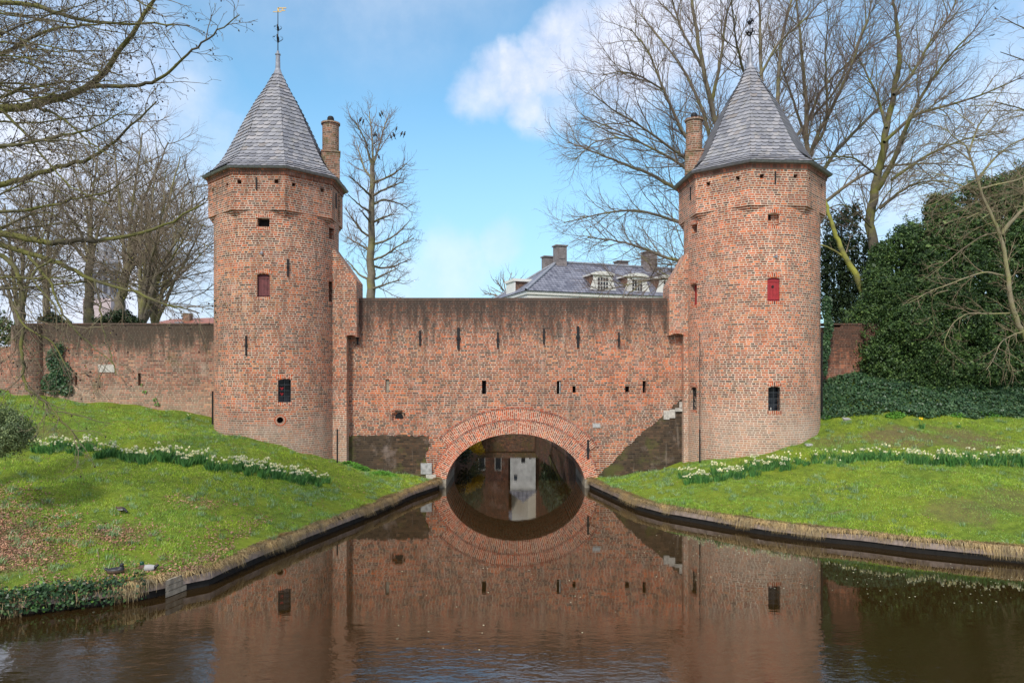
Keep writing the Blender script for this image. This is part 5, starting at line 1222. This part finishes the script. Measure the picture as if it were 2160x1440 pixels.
# ------------------------------------------------------------------ bank edges: boards and overhanging dead grass
def offset_path(P, o):
    T = np.gradient(P, axis=0); T /= np.linalg.norm(T, axis=1, keepdims=True); return P+np.stack([T[:, 1], -T[:, 0]], 1)*o
def board(k, E, sgn, label):
    P = resample(E, .35); m_ = (P[:, 0] > -30) & (P[:, 0] < 30); P = P[m_]; root = empty('bank_edging', (P[5][0], P[5][1], 0), 0, label, 'edging')
    for nm, o0, o1, z0, z1, mt in (('board', .02, .06,   .15, .285, M_WOOD), ('shadow_boarding', .004, .014, -.5, .17, M_WETSHADE)):  # lower strip is coloured near-black as shadow under the board
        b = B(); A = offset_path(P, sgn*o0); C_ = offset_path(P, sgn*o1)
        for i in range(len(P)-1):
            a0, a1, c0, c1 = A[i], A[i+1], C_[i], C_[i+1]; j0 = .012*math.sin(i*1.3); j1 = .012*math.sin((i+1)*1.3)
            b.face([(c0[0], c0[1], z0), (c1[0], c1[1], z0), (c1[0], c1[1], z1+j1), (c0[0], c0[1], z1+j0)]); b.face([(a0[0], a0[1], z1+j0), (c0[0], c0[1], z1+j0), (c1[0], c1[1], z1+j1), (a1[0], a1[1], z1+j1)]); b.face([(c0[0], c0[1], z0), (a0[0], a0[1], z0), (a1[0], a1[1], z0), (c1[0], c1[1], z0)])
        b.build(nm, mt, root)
    b = B()
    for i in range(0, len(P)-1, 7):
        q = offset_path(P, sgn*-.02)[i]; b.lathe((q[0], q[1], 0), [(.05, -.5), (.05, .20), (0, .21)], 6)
    b.build('posts', M_WETSHADE, root).__setitem__('kind', 'stuff')
# left path runs arch -> left; water lies on its right-hand side there (sign chosen so the boards face the water)
board('L', EDGE_L, -1, 'timber edging along the left bank, mostly hidden by dead grass')
board('R', EDGE_R, 1, 'pale timber edging board along the right bank')
def blades(name, C, H, lean, wd, mat, rng, parent=None, droop=0.0):
    """C base points (n,3), H height (n), lean (n,3) tip displacement; three-vertex-wide bent blades (2 quads -> tri strip)"""
    n = len(C); side = rng.normal(0, 1, (n, 3)); side[:, 2] = 0; side /= np.linalg.norm(side, axis=1, keepdims=True); side *= (wd*rng.uniform(.6, 1.3, n))[:, None]
    mid = C+lean*.4; mid[:, 2] += H*.6; tip = C+lean; tip[:, 2] += H*(1-droop)
    V = np.stack([C-side, C+side, mid+side*.7, mid-side*.7, tip, tip+side*.05], 1).reshape(-1, 3)
    i = 6*np.arange(n)[:, None]; F = np.concatenate([i+[0, 1, 2, 3], i+[3, 2, 5, 4]], 0); return np_mesh(name, V, F, 4, mat, parent)
def fringe(E, sgn, n, seed, label, xlim, hmul=1.0, drop=.27):
    rng = np.random.default_rng(seed); P = resample(E, .05); P = P[(P[:, 0] > xlim[0]) & (P[:, 0] < xlim[1])]
    T = np.gradient(P, axis=0); T /= np.linalg.norm(T, axis=1, keepdims=True); N = np.stack([T[:, 1], -T[:, 0]], 1)*sgn
    s = np.arange(len(P))*.05; dens = .35+.65*np.clip(.5+.6*np.sin(s*1.1+seed)+.5*np.sin(s*2.9+1)+.3*np.sin(s*7), 0, 1.3); k = rng.choice(len(P), n, p=dens/dens.sum())
    back = rng.uniform(-.03, .26, n); C = np.c_[P[k]-N[k]*back[:, None]+rng.normal(0, .02, (n, 2)), np.full(n, BANK_Z-.02)]
    out = rng.uniform(.04, .20, n)*hmul; amp = (.6+.8*dens[k]); H = np.where(back < .08, -drop*rng.random(n)**(1.7-.9*(dens[k] > .85)), rng.uniform(.0, .10, n))*hmul*amp
    lean = np.c_[N[k]*out[:, None]+rng.normal(0, .05, (n, 2)), np.zeros(n)]
    # stem up then hang over the edge
    side = np.c_[T[k]*.006, np.zeros(n)]
    m1 = C+np.c_[N[k]*(out*.5)[:, None], rng.uniform(.03, .09, n)]; tip = C+lean; tip[:, 2] += H
    V = np.stack([C-side, C+side, m1+side, m1-side, tip, tip+side*.1], 1).reshape(-1, 3); i = 6*np.arange(n)[:, None]; F = np.concatenate([i+[0, 1, 2, 3], i+[3, 2, 5, 4]], 0)
    o = np_mesh('dead_grass_fringe', V, F, 4, M_STRAW); tag(o, label, 'dead grass', kind='stuff')
fringe(EDGE_L, -1, 19000, 71, 'straw coloured dead grass hanging over the left bank edge', (-8.0, -2.95), .95, .20)
fringe(EDGE_L, -1, 7000, 73, 'dead grass poking through the ivy on the near left bank edge', (-18, -7.6), 1.0, .34)
fringe(EDGE_R, 1, 19000, 72, 'straw coloured dead grass hanging over the right bank edge', (3.1, 15), .95, .20)

# ------------------------------------------------------------------ lawn blades, leaves, ivy
def scatter(k, n, rng, box, cond=None):
    P = np.stack([rng.uniform(box[0], box[1], n), rng.uniform(box[2], box[3], n)], 1)
    # inside the bank: behind its edge line
    E = np.array(EDGE_L if k == 'L' else EDGE_R)
    inside = np.zeros(n, bool)
    Q = np.r_[E, [[-60, .3], [-2.95, .3]]] if k == 'L' else np.r_[E, [[60, .3], [3.1, .3]]]
    x, y_ = P[:, 0], P[:, 1]; m = len(Q)
    for i in range(m):
        x0, y0 = Q[i]; x1, y1 = Q[(i+1) % m]; c_ = ((y0 > y_) != (y1 > y_))
        with np.errstate(divide='ignore', invalid='ignore'): xi = (x1-x0)*(y_-y0)/(y1-y0)+x0
        inside ^= c_ & (x < xi)
    P = P[inside]
    for T in (TL, TR): P = P[np.hypot(P[:, 0]-T.cx, P[:, 1]-T.cy) > T.r-.02]
    # only what the photo can see (a margin kept for a step aside)
    sx = P[:, 0]/(P[:, 1]-CAMY)*FPX; P = P[np.abs(sx) < 1230]
    if cond is not None: P = P[cond(P)]
    z = zs(k, P); return np.c_[P, z]
rng = np.random.default_rng(81)
def soilness(P):
    w_ = np.zeros(len(P))
    for x, y_, r, a in [(-11.4,-13.7,1.9,.9),(-13.4,-13.0,2.4,.9),(-9.3,-12.3,.9,.4),(12.3,-9.8,1.2,.7),(14.0,-9.4,1.2,.7),(14.0,-3.3,1.5,.7),(16.2,-3.6,1.6,.7),(11.8,-2.7,1.0,.6),(-8.6,-9.2,.8,.25)]:
        w_ = np.maximum(w_, a*np.clip(1.35-np.hypot(P[:, 0]-x, P[:, 1]-y_)/r, 0, 1))
    return w_
for k, bx, n in (('L', (-24, -2.5, -17.5, .6), 520000), ('R', (3, 24, -14, 1.5), 470000)):
    C = scatter(k, n, rng, bx); C = C[rng.random(len(C)) > soilness(C)*.75]; pt = np.sin(C[:, 0]*2.9+2.5*np.sin(C[:, 1]*1.7))*np.sin(C[:, 1]*3.4+2.2*np.sin(C[:, 0]*2.1+1)); C = C[rng.random(len(C)) > .75*np.clip(pt*1.5-.35, 0, 1)]
    n_ = len(C); pat = .5+.5*np.sin(C[:, 0]*1.3+2*np.sin(C[:, 1]*.9))*np.sin(C[:, 1]*1.7+1.5*np.sin(C[:, 0]*.7)); near = np.clip((-C[:, 1])/14, .2, 1)
    H = rng.uniform(.02, .065, n_)*(.5+1.0*pat); C[:, 2] -= .01
    o = blades('lawn_grass', C, H, np.c_[rng.normal(0, .025, (n_, 2)), np.zeros(n_)], .005, M_GRASS, rng); tag(o, 'short bright green grass growing on the %s bank' % ('left' if k == 'L' else 'right'), 'grass', kind='stuff')
    # longer bluish tufts
    m_ = 900 if k == 'L' else 800; T0 = scatter(k, m_*2, rng, bx); q = rng.random(len(T0)) < (.25+.75*(np.sin(T0[:, 0]*.8+1)*np.sin(T0[:, 1]*.6) > .0)); T0 = T0[q]
    rep = 34; C = np.repeat(T0, rep, 0); C[:, :2] += rng.normal(0, .06, (len(C), 2)); n_ = len(C)
    o = blades('grass_tufts', C, rng.uniform(.05, .15, n_), np.c_[rng.normal(0, .07, (n_, 2)), np.zeros(n_)], .005, M_TUFT if 'M_TUFT' in globals() else leafmat('tuft_blade', [(0, (.10, .20, .06)), (.6, (.22, .36, .16)), (1, (.42, .52, .34))]), rng); M_TUFT = MATS['tuft_blade']
    tag(o, 'longer grey green grass tufts dotted over the %s bank' % ('left' if k == 'L' else 'right'), 'grass', kind='stuff')
def litter(k, n, fn, label, size=.035):
    P = fn(n); z = zs(k, P[:, :2])+.02; C = np.c_[P[:, :2], z]; o = leaf_quads('fallen_leaves', C, np.tile([0, -.1, 1.], (len(C), 1)), size, M_LITTER, None, rng, .65); tag(o, label, 'leaves', kind='stuff')
def nearL(n):
    P = scatter('L', n*9, rng, (-16, -6.2, -17, -9)); E = resample(EDGE_L, .1); dd = np.min(np.hypot(P[:, None, 0]-E[None, ::3, 0], P[:, None, 1]-E[None, ::3, 1]), 1)
    pr = np.exp(-dd/.5)*1.0*(P[:, 0] < -6.6)+soilness(P)*.9; return P[rng.random(len(P)) < pr]
litter('L', 12000, nearL, 'brown fallen leaves heaped along the near left bank', .026)
P0 = scatter('L', 4500, rng, (-20, -3, -16, 0)); litter('L', 1, lambda n: P0[rng.random(len(P0)) < .8], 'scattered single dead leaves on the left lawn', .022)
P1 = scatter('R', 500, rng, (4, 18, -12, 0)); litter('R', 1, lambda n: P1, 'scattered single dead leaves on the right lawn', .02)
# ivy hanging on the near left bank edge
E = resample([p for p in EDGE_L if p[0] < -7.2], .02); E = E[E[:, 0] > -18]; n = 11000; k = rng.integers(0, len(E), n)
T = np.gradient(E, axis=0); T /= np.linalg.norm(T, axis=1, keepdims=True); N2 = -np.stack([T[:, 1], -T[:, 0]], 1)
u = rng.random(n); fadein = np.clip((-7.2-E[k][:, 0])/1.8, .12, 1); keep = rng.random(n) < fadein*(.45+.55*(np.sin(E[k][:, 0]*5)+np.sin(E[k][:, 0]*11+1) > -.6)); k, u = k[keep], u[keep]; n = len(k)
C = np.c_[E[k]+N2[k]*(np.where(u < .5, .10+.09*rng.random(n), .14-.9*(u-.5)*rng.random(n)))[:, None], np.where(u < .5, .06+.75*u, BANK_Z+.04+.12*rng.random(n))]; C += rng.normal(0, .03, C.shape)
o = leaf_quads('bank_ivy', C, np.c_[N2[k], np.full(n, .8)], .034, leafmat('bank_ivy_leaf', [(0, (.012, .035, .012)), (.6, (.03, .075, .025)), (.92, (.06, .12, .04)), (1, (.16, .30, .05))], .4), None, rng, .8); tag(o, 'dark ivy trailing over the near left bank into the water', 'ivy', kind='stuff')
# ivy ground cover in front of the yews
P = scatter('R', 90000, rng, (11.8, 26, -2.2, 2.4), lambda P: (P[:, 1] > -1.0-.55*np.clip((P[:, 0]-12)/3, 0, 1)+.12*np.sin(P[:, 0]*3)) )
X_, Y_ = rng.uniform(12.2, 26, 42000), rng.uniform(-1.6, 2.3, 42000); m_ = (Y_ > -.75-.75*np.clip((X_-12.3)/3.5, 0, 1)+.10*np.sin(X_*3.1)) & (np.hypot(X_-TR.cx, Y_-TR.cy) > TR.r+.02)
C = np.c_[X_[m_], Y_[m_], zs('R', np.c_[X_[m_], Y_[m_]])+.03+.16*rng.random(m_.sum())*(1+.8*np.sin(X_[m_]*2.1)*np.sin(Y_[m_]*2.7))]
o = leaf_quads('ivy_ground_cover', C, np.tile([0, -.5, 1.], (len(C), 1)), .050, M_IVY, None, rng, .8); tag(o, 'dark glossy ivy covering the ground in front of the yews', 'ivy', kind='stuff')
def clump(name, label, cat, px, py, k, n, rx, hz, size, mat, seed):
    rng = np.random.default_rng(seed); p = ray_ground(px, py, k); a = rng.uniform(0, 6.28, n); r = np.sqrt(rng.random(n)); X_, Y_ = p.x+np.cos(a)*r*rx, p.y+np.sin(a)*r*rx*.45
    z = zs(k, np.c_[X_, Y_]); C = np.c_[X_, Y_, z+hz*rng.random(n)*(1-r*r*.7)]; root = empty(name, (p.x, p.y, p.z), 0, label, cat)
    leaf_quads('leaves', C, np.tile([0, -.4, 1.], (n, 1)), size, mat, root, rng, .7)
    tube_mesh('stems', [(np.array([(C[i, 0], C[i, 1], z[i]-.02), tuple(C[i])]), [.004, .003]) for i in range(0, n, 12)], 3, mat, root)['kind'] = 'stuff'
clump('nettle_patch', 'low green nettle patch at the foot of the stained wall beside the left tower', 'plants', 752, 990, 'L', 1300, .55, .28, .034, M_NETTLE, 91)
clump('nettle_patch', 'thinner green weeds trailing right of the nettles towards the arch', 'plants', 812, 1000, 'L', 700, .55, .14, .03, M_NETTLE, 92)
for i, (px, lb) in enumerate(((1955, 'fresh green plant nearest the yellow daffodils at the edge of the ivy'), (2020, 'fresh green plant second from the right at the edge of the ivy'), (2090, 'wide fresh green plant at the right end of the ivy edge'), (1888, 'small fresh green plant leftmost along the ivy edge'))):
    clump('leafy_plant', lb, 'plant', px, 876+(i % 2)*3, 'R', 380, .38, .16, .035, M_NETTLE, 93+i)
clump('leafy_plant', 'small bright weed against the right foot of the right tower', 'plant', 1745, 884, 'R', 160, .16, .14, .03, M_NETTLE, 98)

# ------------------------------------------------------------------ daffodils
def daffodil_meshes(seed, flowers, petal, cup, h=.34, spread=.15, nl=46):
    rng = np.random.default_rng(seed); V = []; F = []
    a = rng.uniform(0, 6.28, nl); r = rng.random(nl)*spread; C = np.c_[np.cos(a)*r, np.sin(a)*r*.8, np.full(nl, -.03)]
    tip = C+np.c_[np.cos(a)*rng.uniform(.01, .2, nl), np.sin(a)*rng.uniform(.01, .1, nl), rng.uniform(.45, 1.05, nl)*h]
    mid = (C+tip)/2; mid[:, 2] += .05; side = np.c_[-np.sin(a+1), np.cos(a+1), np.zeros(nl)]*.011
    V = np.stack([C-side, C+side, mid+side, mid-side, tip, tip+side*.2], 1).reshape(-1, 3); i = 6*np.arange(nl)[:, None]; F = np.concatenate([i+[0, 1, 2, 3], i+[3, 2, 5, 4]], 0)
    me = bpy.data.meshes.new('leaves'); me.from_pydata(V.tolist(), [], F.tolist()); me.materials.append(M_DAFL)
    V2, F2, mi = [], [], []
    for _ in range(flowers):
        aa = rng.uniform(0, 6.28); rr = rng.random()*spread*1.1; c = np.array([math.cos(aa)*rr, math.sin(aa)*rr*.8, h*rng.uniform(.95, 1.25)]); fz = rng.uniform(-2.6, -.6); n = np.array([math.cos(fz)*.9, math.sin(fz)*.9, rng.uniform(-.3, .35)]); n /= np.linalg.norm(n)
        u = np.cross(n, [0, 0, 1.]); u /= np.linalg.norm(u); v = np.cross(u, n); s = rng.uniform(.030, .042)
        for q in range(6):
            t = q*PI/3; d = u*math.cos(t)+v*math.sin(t); e = u*math.cos(t+PI/2)+v*math.sin(t+PI/2); b0 = len(V2)
            V2 += [c, c+d*s*.55+e*s*.30, c+d*s, c+d*s*.55-e*s*.30]; F2.append((b0, b0+1, b0+2, b0+3)); mi.append(0)
        b0 = len(V2); m6 = 6
        for q in range(m6): t = q*PI/3; V2.append(c+(u*math.cos(t)+v*math.sin(t))*s*.22)
        for q in range(m6): t = q*PI/3; V2.append(c+n*s*.45+(u*math.cos(t)+v*math.sin(t))*s*.32)
        for q in range(m6): F2.append((b0+q, b0+(q+1) % m6, b0+m6+(q+1) % m6, b0+m6+q)); mi.append(1)
        b0 = len(V2); V2 += [c-u*.004, c+u*.004, np.array([c[0]*.6, c[1]*.6, 0])+u*.004, np.array([c[0]*.6, c[1]*.6, 0])-u*.004]; F2.append((b0, b0+1, b0+2, b0+3)); mi.append(2)
    me2 = bpy.data.meshes.new('flowers'); me2.from_pydata([tuple(x) for x in V2], [], F2)
    for m_ in (petal, cup, M_DAFL): me2.materials.append(m_)
    me2.polygons.foreach_set('material_index', np.array(mi, np.int32)); return me, me2
VAR = [daffodil_meshes(100+i, f, M_DAFW, M_DAFW2 if 'M_DAFW2' in globals() else leafmat('pale_yellow_cup', [(0, (.75, .62, .22)), (1, (.85, .74, .35))]), .34, .17, 52) for i, f in enumerate((7, 9, 12, 14, 10, 4))]
VGREEN = daffodil_meshes(120, 1, M_DAFW, M_DAFW, .30, .16, 50)
def daff(px, py, k, var, label, group, rs, sc=1.0):
    p = ray_ground(px, py, k); root = empty('daffodil_clump', (p.x, p.y, p.z), rs.uniform(-.5, .5), label, 'daffodils', group)
    for me in var:
        o = bpy.data.objects.new(me.name, me); col.objects.link(o); o.parent = root
    root.scale = (sc, sc, sc*rs.uniform(.9, 1.08)); return root
rs = random.Random(4)
gL = 'white daffodil clumps along the left row'; gR = 'white daffodil clumps along the right row'
def row(pts, n, k, label, group, rs, spread=5, wts=None, sc=1.0, ends={}):
    P = resample(pts, 1.0); P = P[np.linspace(0, len(P)-1, n).astype(int)]
    for i, (x, y_) in enumerate(P):
        v = rs.choice(VAR[:5] if wts is None else wts); daff(x+rs.uniform(-5, 5), y_+rs.uniform(-spread, spread)*1.5, k, v, ends.get(i, ends.get(i-n, label)), group, rs, sc*rs.uniform(.74, 1.12))
row([(75,948),(150,952),(240,962),(300,968),(380,975),(440,985),(480,992)], 50, 'L', 'clump of white daffodils in the long left row below the curtain wall', gL, rs, 6, VAR[:4]+[VAR[5]]*2, ends={0: 'leftmost daffodil clump of all, right beside the round grey green bush'})
row([(492,985),(560,1002),(620,1012),(684,1022)], 30, 'L', 'clump of white daffodils in the left row below the left tower', gL+' near the tower', rs, 7, VAR[1:5], ends={-1: 'last daffodil clump at the lower right end of the left row'})
row([(1440,1018),(1500,1010),(1560,1002),(1610,993),(1660,985)], 28, 'R', 'clump of white daffodils in the right row below the right tower', gR+' near the tower', rs, 7, VAR[1:5], ends={0: 'first daffodil clump at the lower left end of the right row'})
row([(1660,985),(1720,976),(1790,975),(1850,974),(1920,974)], 24, 'R', 'clump of mostly green daffodils in the middle of the right row', gR+' in the middle', rs, 6, [VAR[5], VAR[0], VGREEN, VAR[1]])
row([(1925,975),(2000,976),(2070,978),(2158,978),(2250,980)], 34, 'R', 'clump of white daffodils in the right row towards the right edge', gR+' by the edge', rs, 6, [VAR[5], VAR[0], VAR[1], VAR[2]])
YEL = daffodil_meshes(130, 6, M_DAFY, M_DAFY, .34, .10, 30)
daff(1945, 905, 'R', YEL, 'single clump of bright yellow daffodils on the upper right lawn', None, rs, .95)
for i, (px, py, k, lb) in enumerate(((2022, 902, 'R', 'small leafy daffodil clump right of the yellow daffodils'), (1578, 955, 'R', 'tiny green tuft at the foot of the right tower'), (398, 885, 'L', 'single white flower clump at the foot of the left curtain wall'))):
    daff(px, py, k, VAR[5] if i == 2 else VGREEN, lb, None, rs, .6)

# ------------------------------------------------------------------ birds, ducks
def blob_body(name, parts, mats, colorfn, vox=.012):
    """parts = ellipsoids (x,y,z,rx,ry,rz, pitch); one continuous skin"""
    bm = bmesh.new()
    for x, y_, z, rx, ry, rz, pt in parts:
        Mx = Matrix.Translation((x, y_, z)) @ Matrix.Rotation(pt, 4, 'Y') @ Matrix.Diagonal((rx, ry, rz, 1)); bmesh.ops.create_icosphere(bm, subdivisions=3, radius=1, matrix=Mx)
    me = bpy.data.meshes.new(name); bm.to_mesh(me); bm.free(); o = bpy.data.objects.new(name, me); col.objects.link(o)
    md = o.modifiers.new('r', 'REMESH'); md.mode = 'VOXEL'; md.voxel_size = vox; md.use_smooth_shade = True; sm = o.modifiers.new('s', 'SMOOTH'); sm.iterations = 4
    bpy.context.view_layer.update(); dg = bpy.context.evaluated_depsgraph_get(); ne = bpy.data.meshes.new_from_object(o.evaluated_get(dg), depsgraph=dg); o.modifiers.clear(); o.data = ne
    for m_ in mats: ne.materials.append(m_)
    for p in ne.polygons: p.material_index = colorfn(p.center); p.use_smooth = True
    return o
M_DG = plain('green_head', (.01, .07, .03), .3); M_DW = plain('pale_flank', (.42, .40, .38), .8); M_DB = plain('brown_breast', (.10, .045, .03), .7); M_DK = plain('brown_feather', (.09, .055, .03), .8, 0, .5, 30); M_BEAK = plain('beak', (.45, .35, .05), .5)
def place(o, p, rz, s=1.0): o.location = p; o.rotation_euler = (0, 0, rz); o.scale = (s, s, s)
def duckparts(head_back):
    L = [(0, 0, .085, .165, .09, .075, 0), (-.15, 0, .115, .07, .05, .03, .5), (.10, 0, .10, .08, .07, .07, 0), (.13, 0, .15, .04, .038, .06, .2), (.125, 0, .20, .048, .040, .042, 0)]
    return L
def mallard(c):
    if c.z > .165 and c.x > .05: return 0
    if c.x > .07: return 2
    return 1 if c.x > -.12 else 3
p = ray_ground(313, 1204, 'L'); root = empty('mallard_drake', tuple(p), 0, 'resting mallard drake with green head on the leaves at the left bank edge', 'duck')
def duck_into(root, colr, mats, rz):
    o = blob_body('body', duckparts(0), mats, colr); 
    bk = B(); bk.box(.165, .215, -.014, .014, .190, .202); k_ = bk.mesh('beak'); ko = bpy.data.objects.new('beak', k_); ko.data.materials.append(M_BEAK); col.objects.link(ko)
    for q in (o, ko): q.parent = root
    root.rotation_euler = (0, 0, rz); root.location.z -= .02
duck_into(root, mallard, [M_DG, M_DW, M_DB, M_BIRD], R_(-165))
p = ray_ground(243, 1210, 'L'); root = empty('mallard_hen', tuple(p), 0, 'dark brown duck crouching in the leaves left of the drake', 'duck'); duck_into(root, lambda c: 1 if c.z < .10 else 0, [M_BIRD, M_DK], R_(10))
p = ray_ground(256, 1083, 'L'); root = empty('moorhen', tuple(p), 0, 'dark waterfowl with a white stripe feeding on the left lawn', 'bird')
o = blob_body('body', [(0, 0, .12, .13, .07, .06, .15), (-.13, 0, .15, .06, .03, .02, .6), (.12, 0, .10, .05, .03, .035, .6), (.165, 0, .06, .032, .026, .028, 0)], [M_BIRD, M_DK, M_DW], lambda c: 2 if abs(c.z-.115) < .010 and abs(c.x) < .09 else (1 if c.z > .14 and c.x < .05 else 0), .01); o.parent = root
tb = tube_mesh('legs', [(np.array([(.0, .03, .08), (.01, .03, -.02)]), [.006, .005]), (np.array([(.0, -.03, .08), (-.01, -.03, -.02)]), [.006, .005])], 5, M_BEAK); tb.parent = root; root.rotation_euler = (0, 0, R_(-15))
perch = blob_body('perched_rook', [(0, 0, .0, .10, .055, .16, .35), (.07, 0, .17, .055, .05, .055, 0), (-.09, 0, -.2, .035, .03, .14, .4), (.14, 0, .16, .04, .014, .014, .2)], [M_BIRD], lambda c: 0, .018)
D = 41.2
spots = [(760,253,'first rook'),(766,257,''),(806,239,''),(802,243,''),(789,285,''),(793,284,''),(836,272,''),(831,285,''),(825,289,''),(847,282,''),(853,283,''),(775,306,''),(799,331,''),(798,468,'')]
LB = ['dark rook left of two perched high left in the slim tree', 'dark rook right of two perched high left in the slim tree', 'topmost dark rook perched in the crown of the slim tree', 'rook just below left of the topmost rook in the slim tree', 'rook by the stem in the upper crown, left of a pair', 'rook by the stem in the upper crown, right of a pair', 'small rook alone on the right twigs above three others', 'rook in the middle of the group on the right twigs', 'rook lowest in the group on the right twigs', 'rook at the tip of the right branch, inner of two', 'rook at the very tip of the right branch, outermost', 'rook perched on the left stem below the fork', 'rook perched where the main stem forks', 'lone rook low on the right side of the trunk']
for i, ((px, py, _), lb) in enumerate(zip(spots, LB)):
    o = perch if i == 0 else perch.copy()
    if i: col.objects.link(o)
    place(o, W(px, py, D), rs.uniform(-.6, .6) + (PI if rs.random() < .5 else 0), rs.uniform(.62, .8)); tag(o, lb, 'bird', 'rooks perched in the slim tree')
def flyer(name, label, px, py, d, span, roll, yaw):
    V = [(.26,0,0),(.16,.05,.02),(-.1,.05,.01),(-.34,.05,0),(-.36,0,0),(-.34,-.05,0),(-.1,-.05,.01),(.16,-.05,.02),(0,0,.06),(0,0,-.06),
         (.12,.05,.01),(-.08,.05,.01),(.16,.30,.10),(-.02,.30,.09),(.0,.62,.05),(-.12,.6,.05)]
    F = [(0,1,8),(1,2,8),(2,3,8),(3,4,8),(4,5,8),(5,6,8),(6,7,8),(7,0,8),(1,0,9),(2,1,9),(3,2,9),(4,3,9),(5,4,9),(6,5,9),(7,6,9),(0,7,9)]
    for s_ in (1, -1):
        b0 = len(V); W4 = [(.14,.04,.02),(-.10,.04,.02),(-.04,.30,.12),(.17,.30,.12),(-.10,.62,.06),(.02,.60,.06)]
        V += [(x, s_*y_, z) for x, y_, z in W4]+[(x, s_*y_, z-.02) for x, y_, z in W4]
        for q in ((0,1,2,3),(3,2,4,5)): F.append(tuple(b0+i for i in q)); F.append(tuple(b0+6+i for i in reversed(q)))
        for a, c_ in ((0,3),(3,5),(5,4),(4,2),(2,1)): F.append((b0+a, b0+c_, b0+c_+6, b0+a+6))
    V = V[:10]+V[16:] if False else V
    me = bpy.data.meshes.new(name); me.from_pydata([(x*span, y_*span, z*span) for x, y_, z in V], [], F); me.materials.append(M_BIRD); o = bpy.data.objects.new(name, me); col.objects.link(o)
    o.location = W(px, py, d); o.rotation_euler = (roll, .3, yaw); tag(o, label, 'bird', 'rooks in flight at the top right')
flyer('flying_rook', 'black bird in flight with both wings spread, highest at the top right', 2100, 19, 55, .62, R_(50), R_(20))
flyer('flying_rook', 'black bird flying lowest at the top right, seen edge on', 2093, 75, 55, .42, R_(10), R_(15))
flyer('flying_rook', 'small black bird flying farthest left of the three at the top right', 1981, 32, 60, .42, R_(60), R_(200))

# ------------------------------------------------------------------ small things on the lawn and the water
def flatstone(label, px, py, w_, name='stone_slab'):
    p = ray_ground(px, py, 'R' if px > 1080 else 'L'); b = B(); Mx = Matrix.Translation(p) @ Matrix.Rotation(.3, 4, 'X'); b.box(-w_, w_, -.10, .10, -.03, .035, Mx); o = b.build(name, M_STONE); tag(o, label, 'stone')
flatstone('small flat grey stone in the grass right of the right tower', 1709, 939, .16); flatstone('flat grey stone close to the ivy edge', 1790, 884, .2)
b = B(); P = [W(355, 1243, 14.62), W(418, 1222, 15.45)]; a, c_ = P; dv = (c_-a).normalized(); 
for i in range(3):
    z = .30-.12*i; b.face([(a.x, a.y-.12, z-.05), (c_.x, c_.y-.12, z-.05), (c_.x, c_.y-.12, z+.055), (a.x, a.y-.12, z+.055)]); b.face([(a.x, a.y-.12, z+.055), (c_.x, c_.y-.12, z+.055), (c_.x, c_.y+.05, z+.058), (a.x, a.y+.05, z+.058)]); b.face([(c_.x, c_.y-.12, z-.05), (c_.x, c_.y+.05, z-.05), (c_.x, c_.y+.05, z+.055), (c_.x, c_.y-.12, z+.055)]); b.face([(a.x, a.y+.05, z-.05), (a.x, a.y-.12, z-.05), (a.x, a.y-.12, z+.055), (a.x, a.y+.05, z+.055)])
o = b.build('weathered_planks', plain('bleached_plank', (.34, .28, .20), .85, 0, .4, 8, .3)); tag(o, 'bare weathered planks exposed at the left bank edge right of the ducks', 'planks')
n = 150; px = np.r_[rng.uniform(1350, 2160, n), rng.uniform(300, 1300, 50)]; py = np.r_[1110+(px[:n]-1350)*.10+rng.uniform(0, 110, n)**1.0, rng.uniform(1150, 1400, 50)]
C = []
for a, c_ in zip(px, py):
    x, y_ = water_pt(a, c_)
    if a > 1350 and c_ < 1094+(a-1400)*.13+14: continue
    if a < 1350 and a < 700: continue
    C.append((x, y_, .006))
C = np.array(C); N_ = np.tile([0, 0, 1.], (len(C), 1)); th = rng.uniform(0, 6.28, len(C)); s = rng.uniform(.008, .02, len(C))
V = np.stack([C+np.c_[np.cos(th+q)*s, np.sin(th+q)*s*(1 if i % 2 else .6), np.zeros(len(C))] for i, q in enumerate((0, PI/2, PI, 3*PI/2))], 1).reshape(-1, 3)
o = np_mesh('floating_petals', V, np.arange(4*len(C)).reshape(-1, 4), 4, M_DAFW); tag(o, 'tiny pale petals floating on the moat', 'petals', kind='stuff')
# thin twigs fallen on the lawn
for i, (pts, lb) in enumerate((([(925-0,0)], ''),)): pass
for lb, a, c_ in (('thin fallen twig lying on the left lawn near the moorhen', (92+0, 1090), (112, 1105)), ('curved fallen twig above the ducks', (203, 1160), (207, 1185)), ('thin fallen stick on the right lawn near the bank', (1735, 1090), (1800, 1075))):
    k = 'L' if a[0] < 1080 else 'R'; A, C_ = ray_ground(*a, k), ray_ground(*c_, k); Mi = (A+C_)/2+Vector((.02, .03, .05)); o = tube_mesh('fallen_twig', [(smooth_path([A+Vector((0,0,.03)), Mi, C_+Vector((0,0,.03))], 6), [.008, .008, .007, .006, .005, .003])], 5, M_TWIGP); tag(o, lb, 'twig')
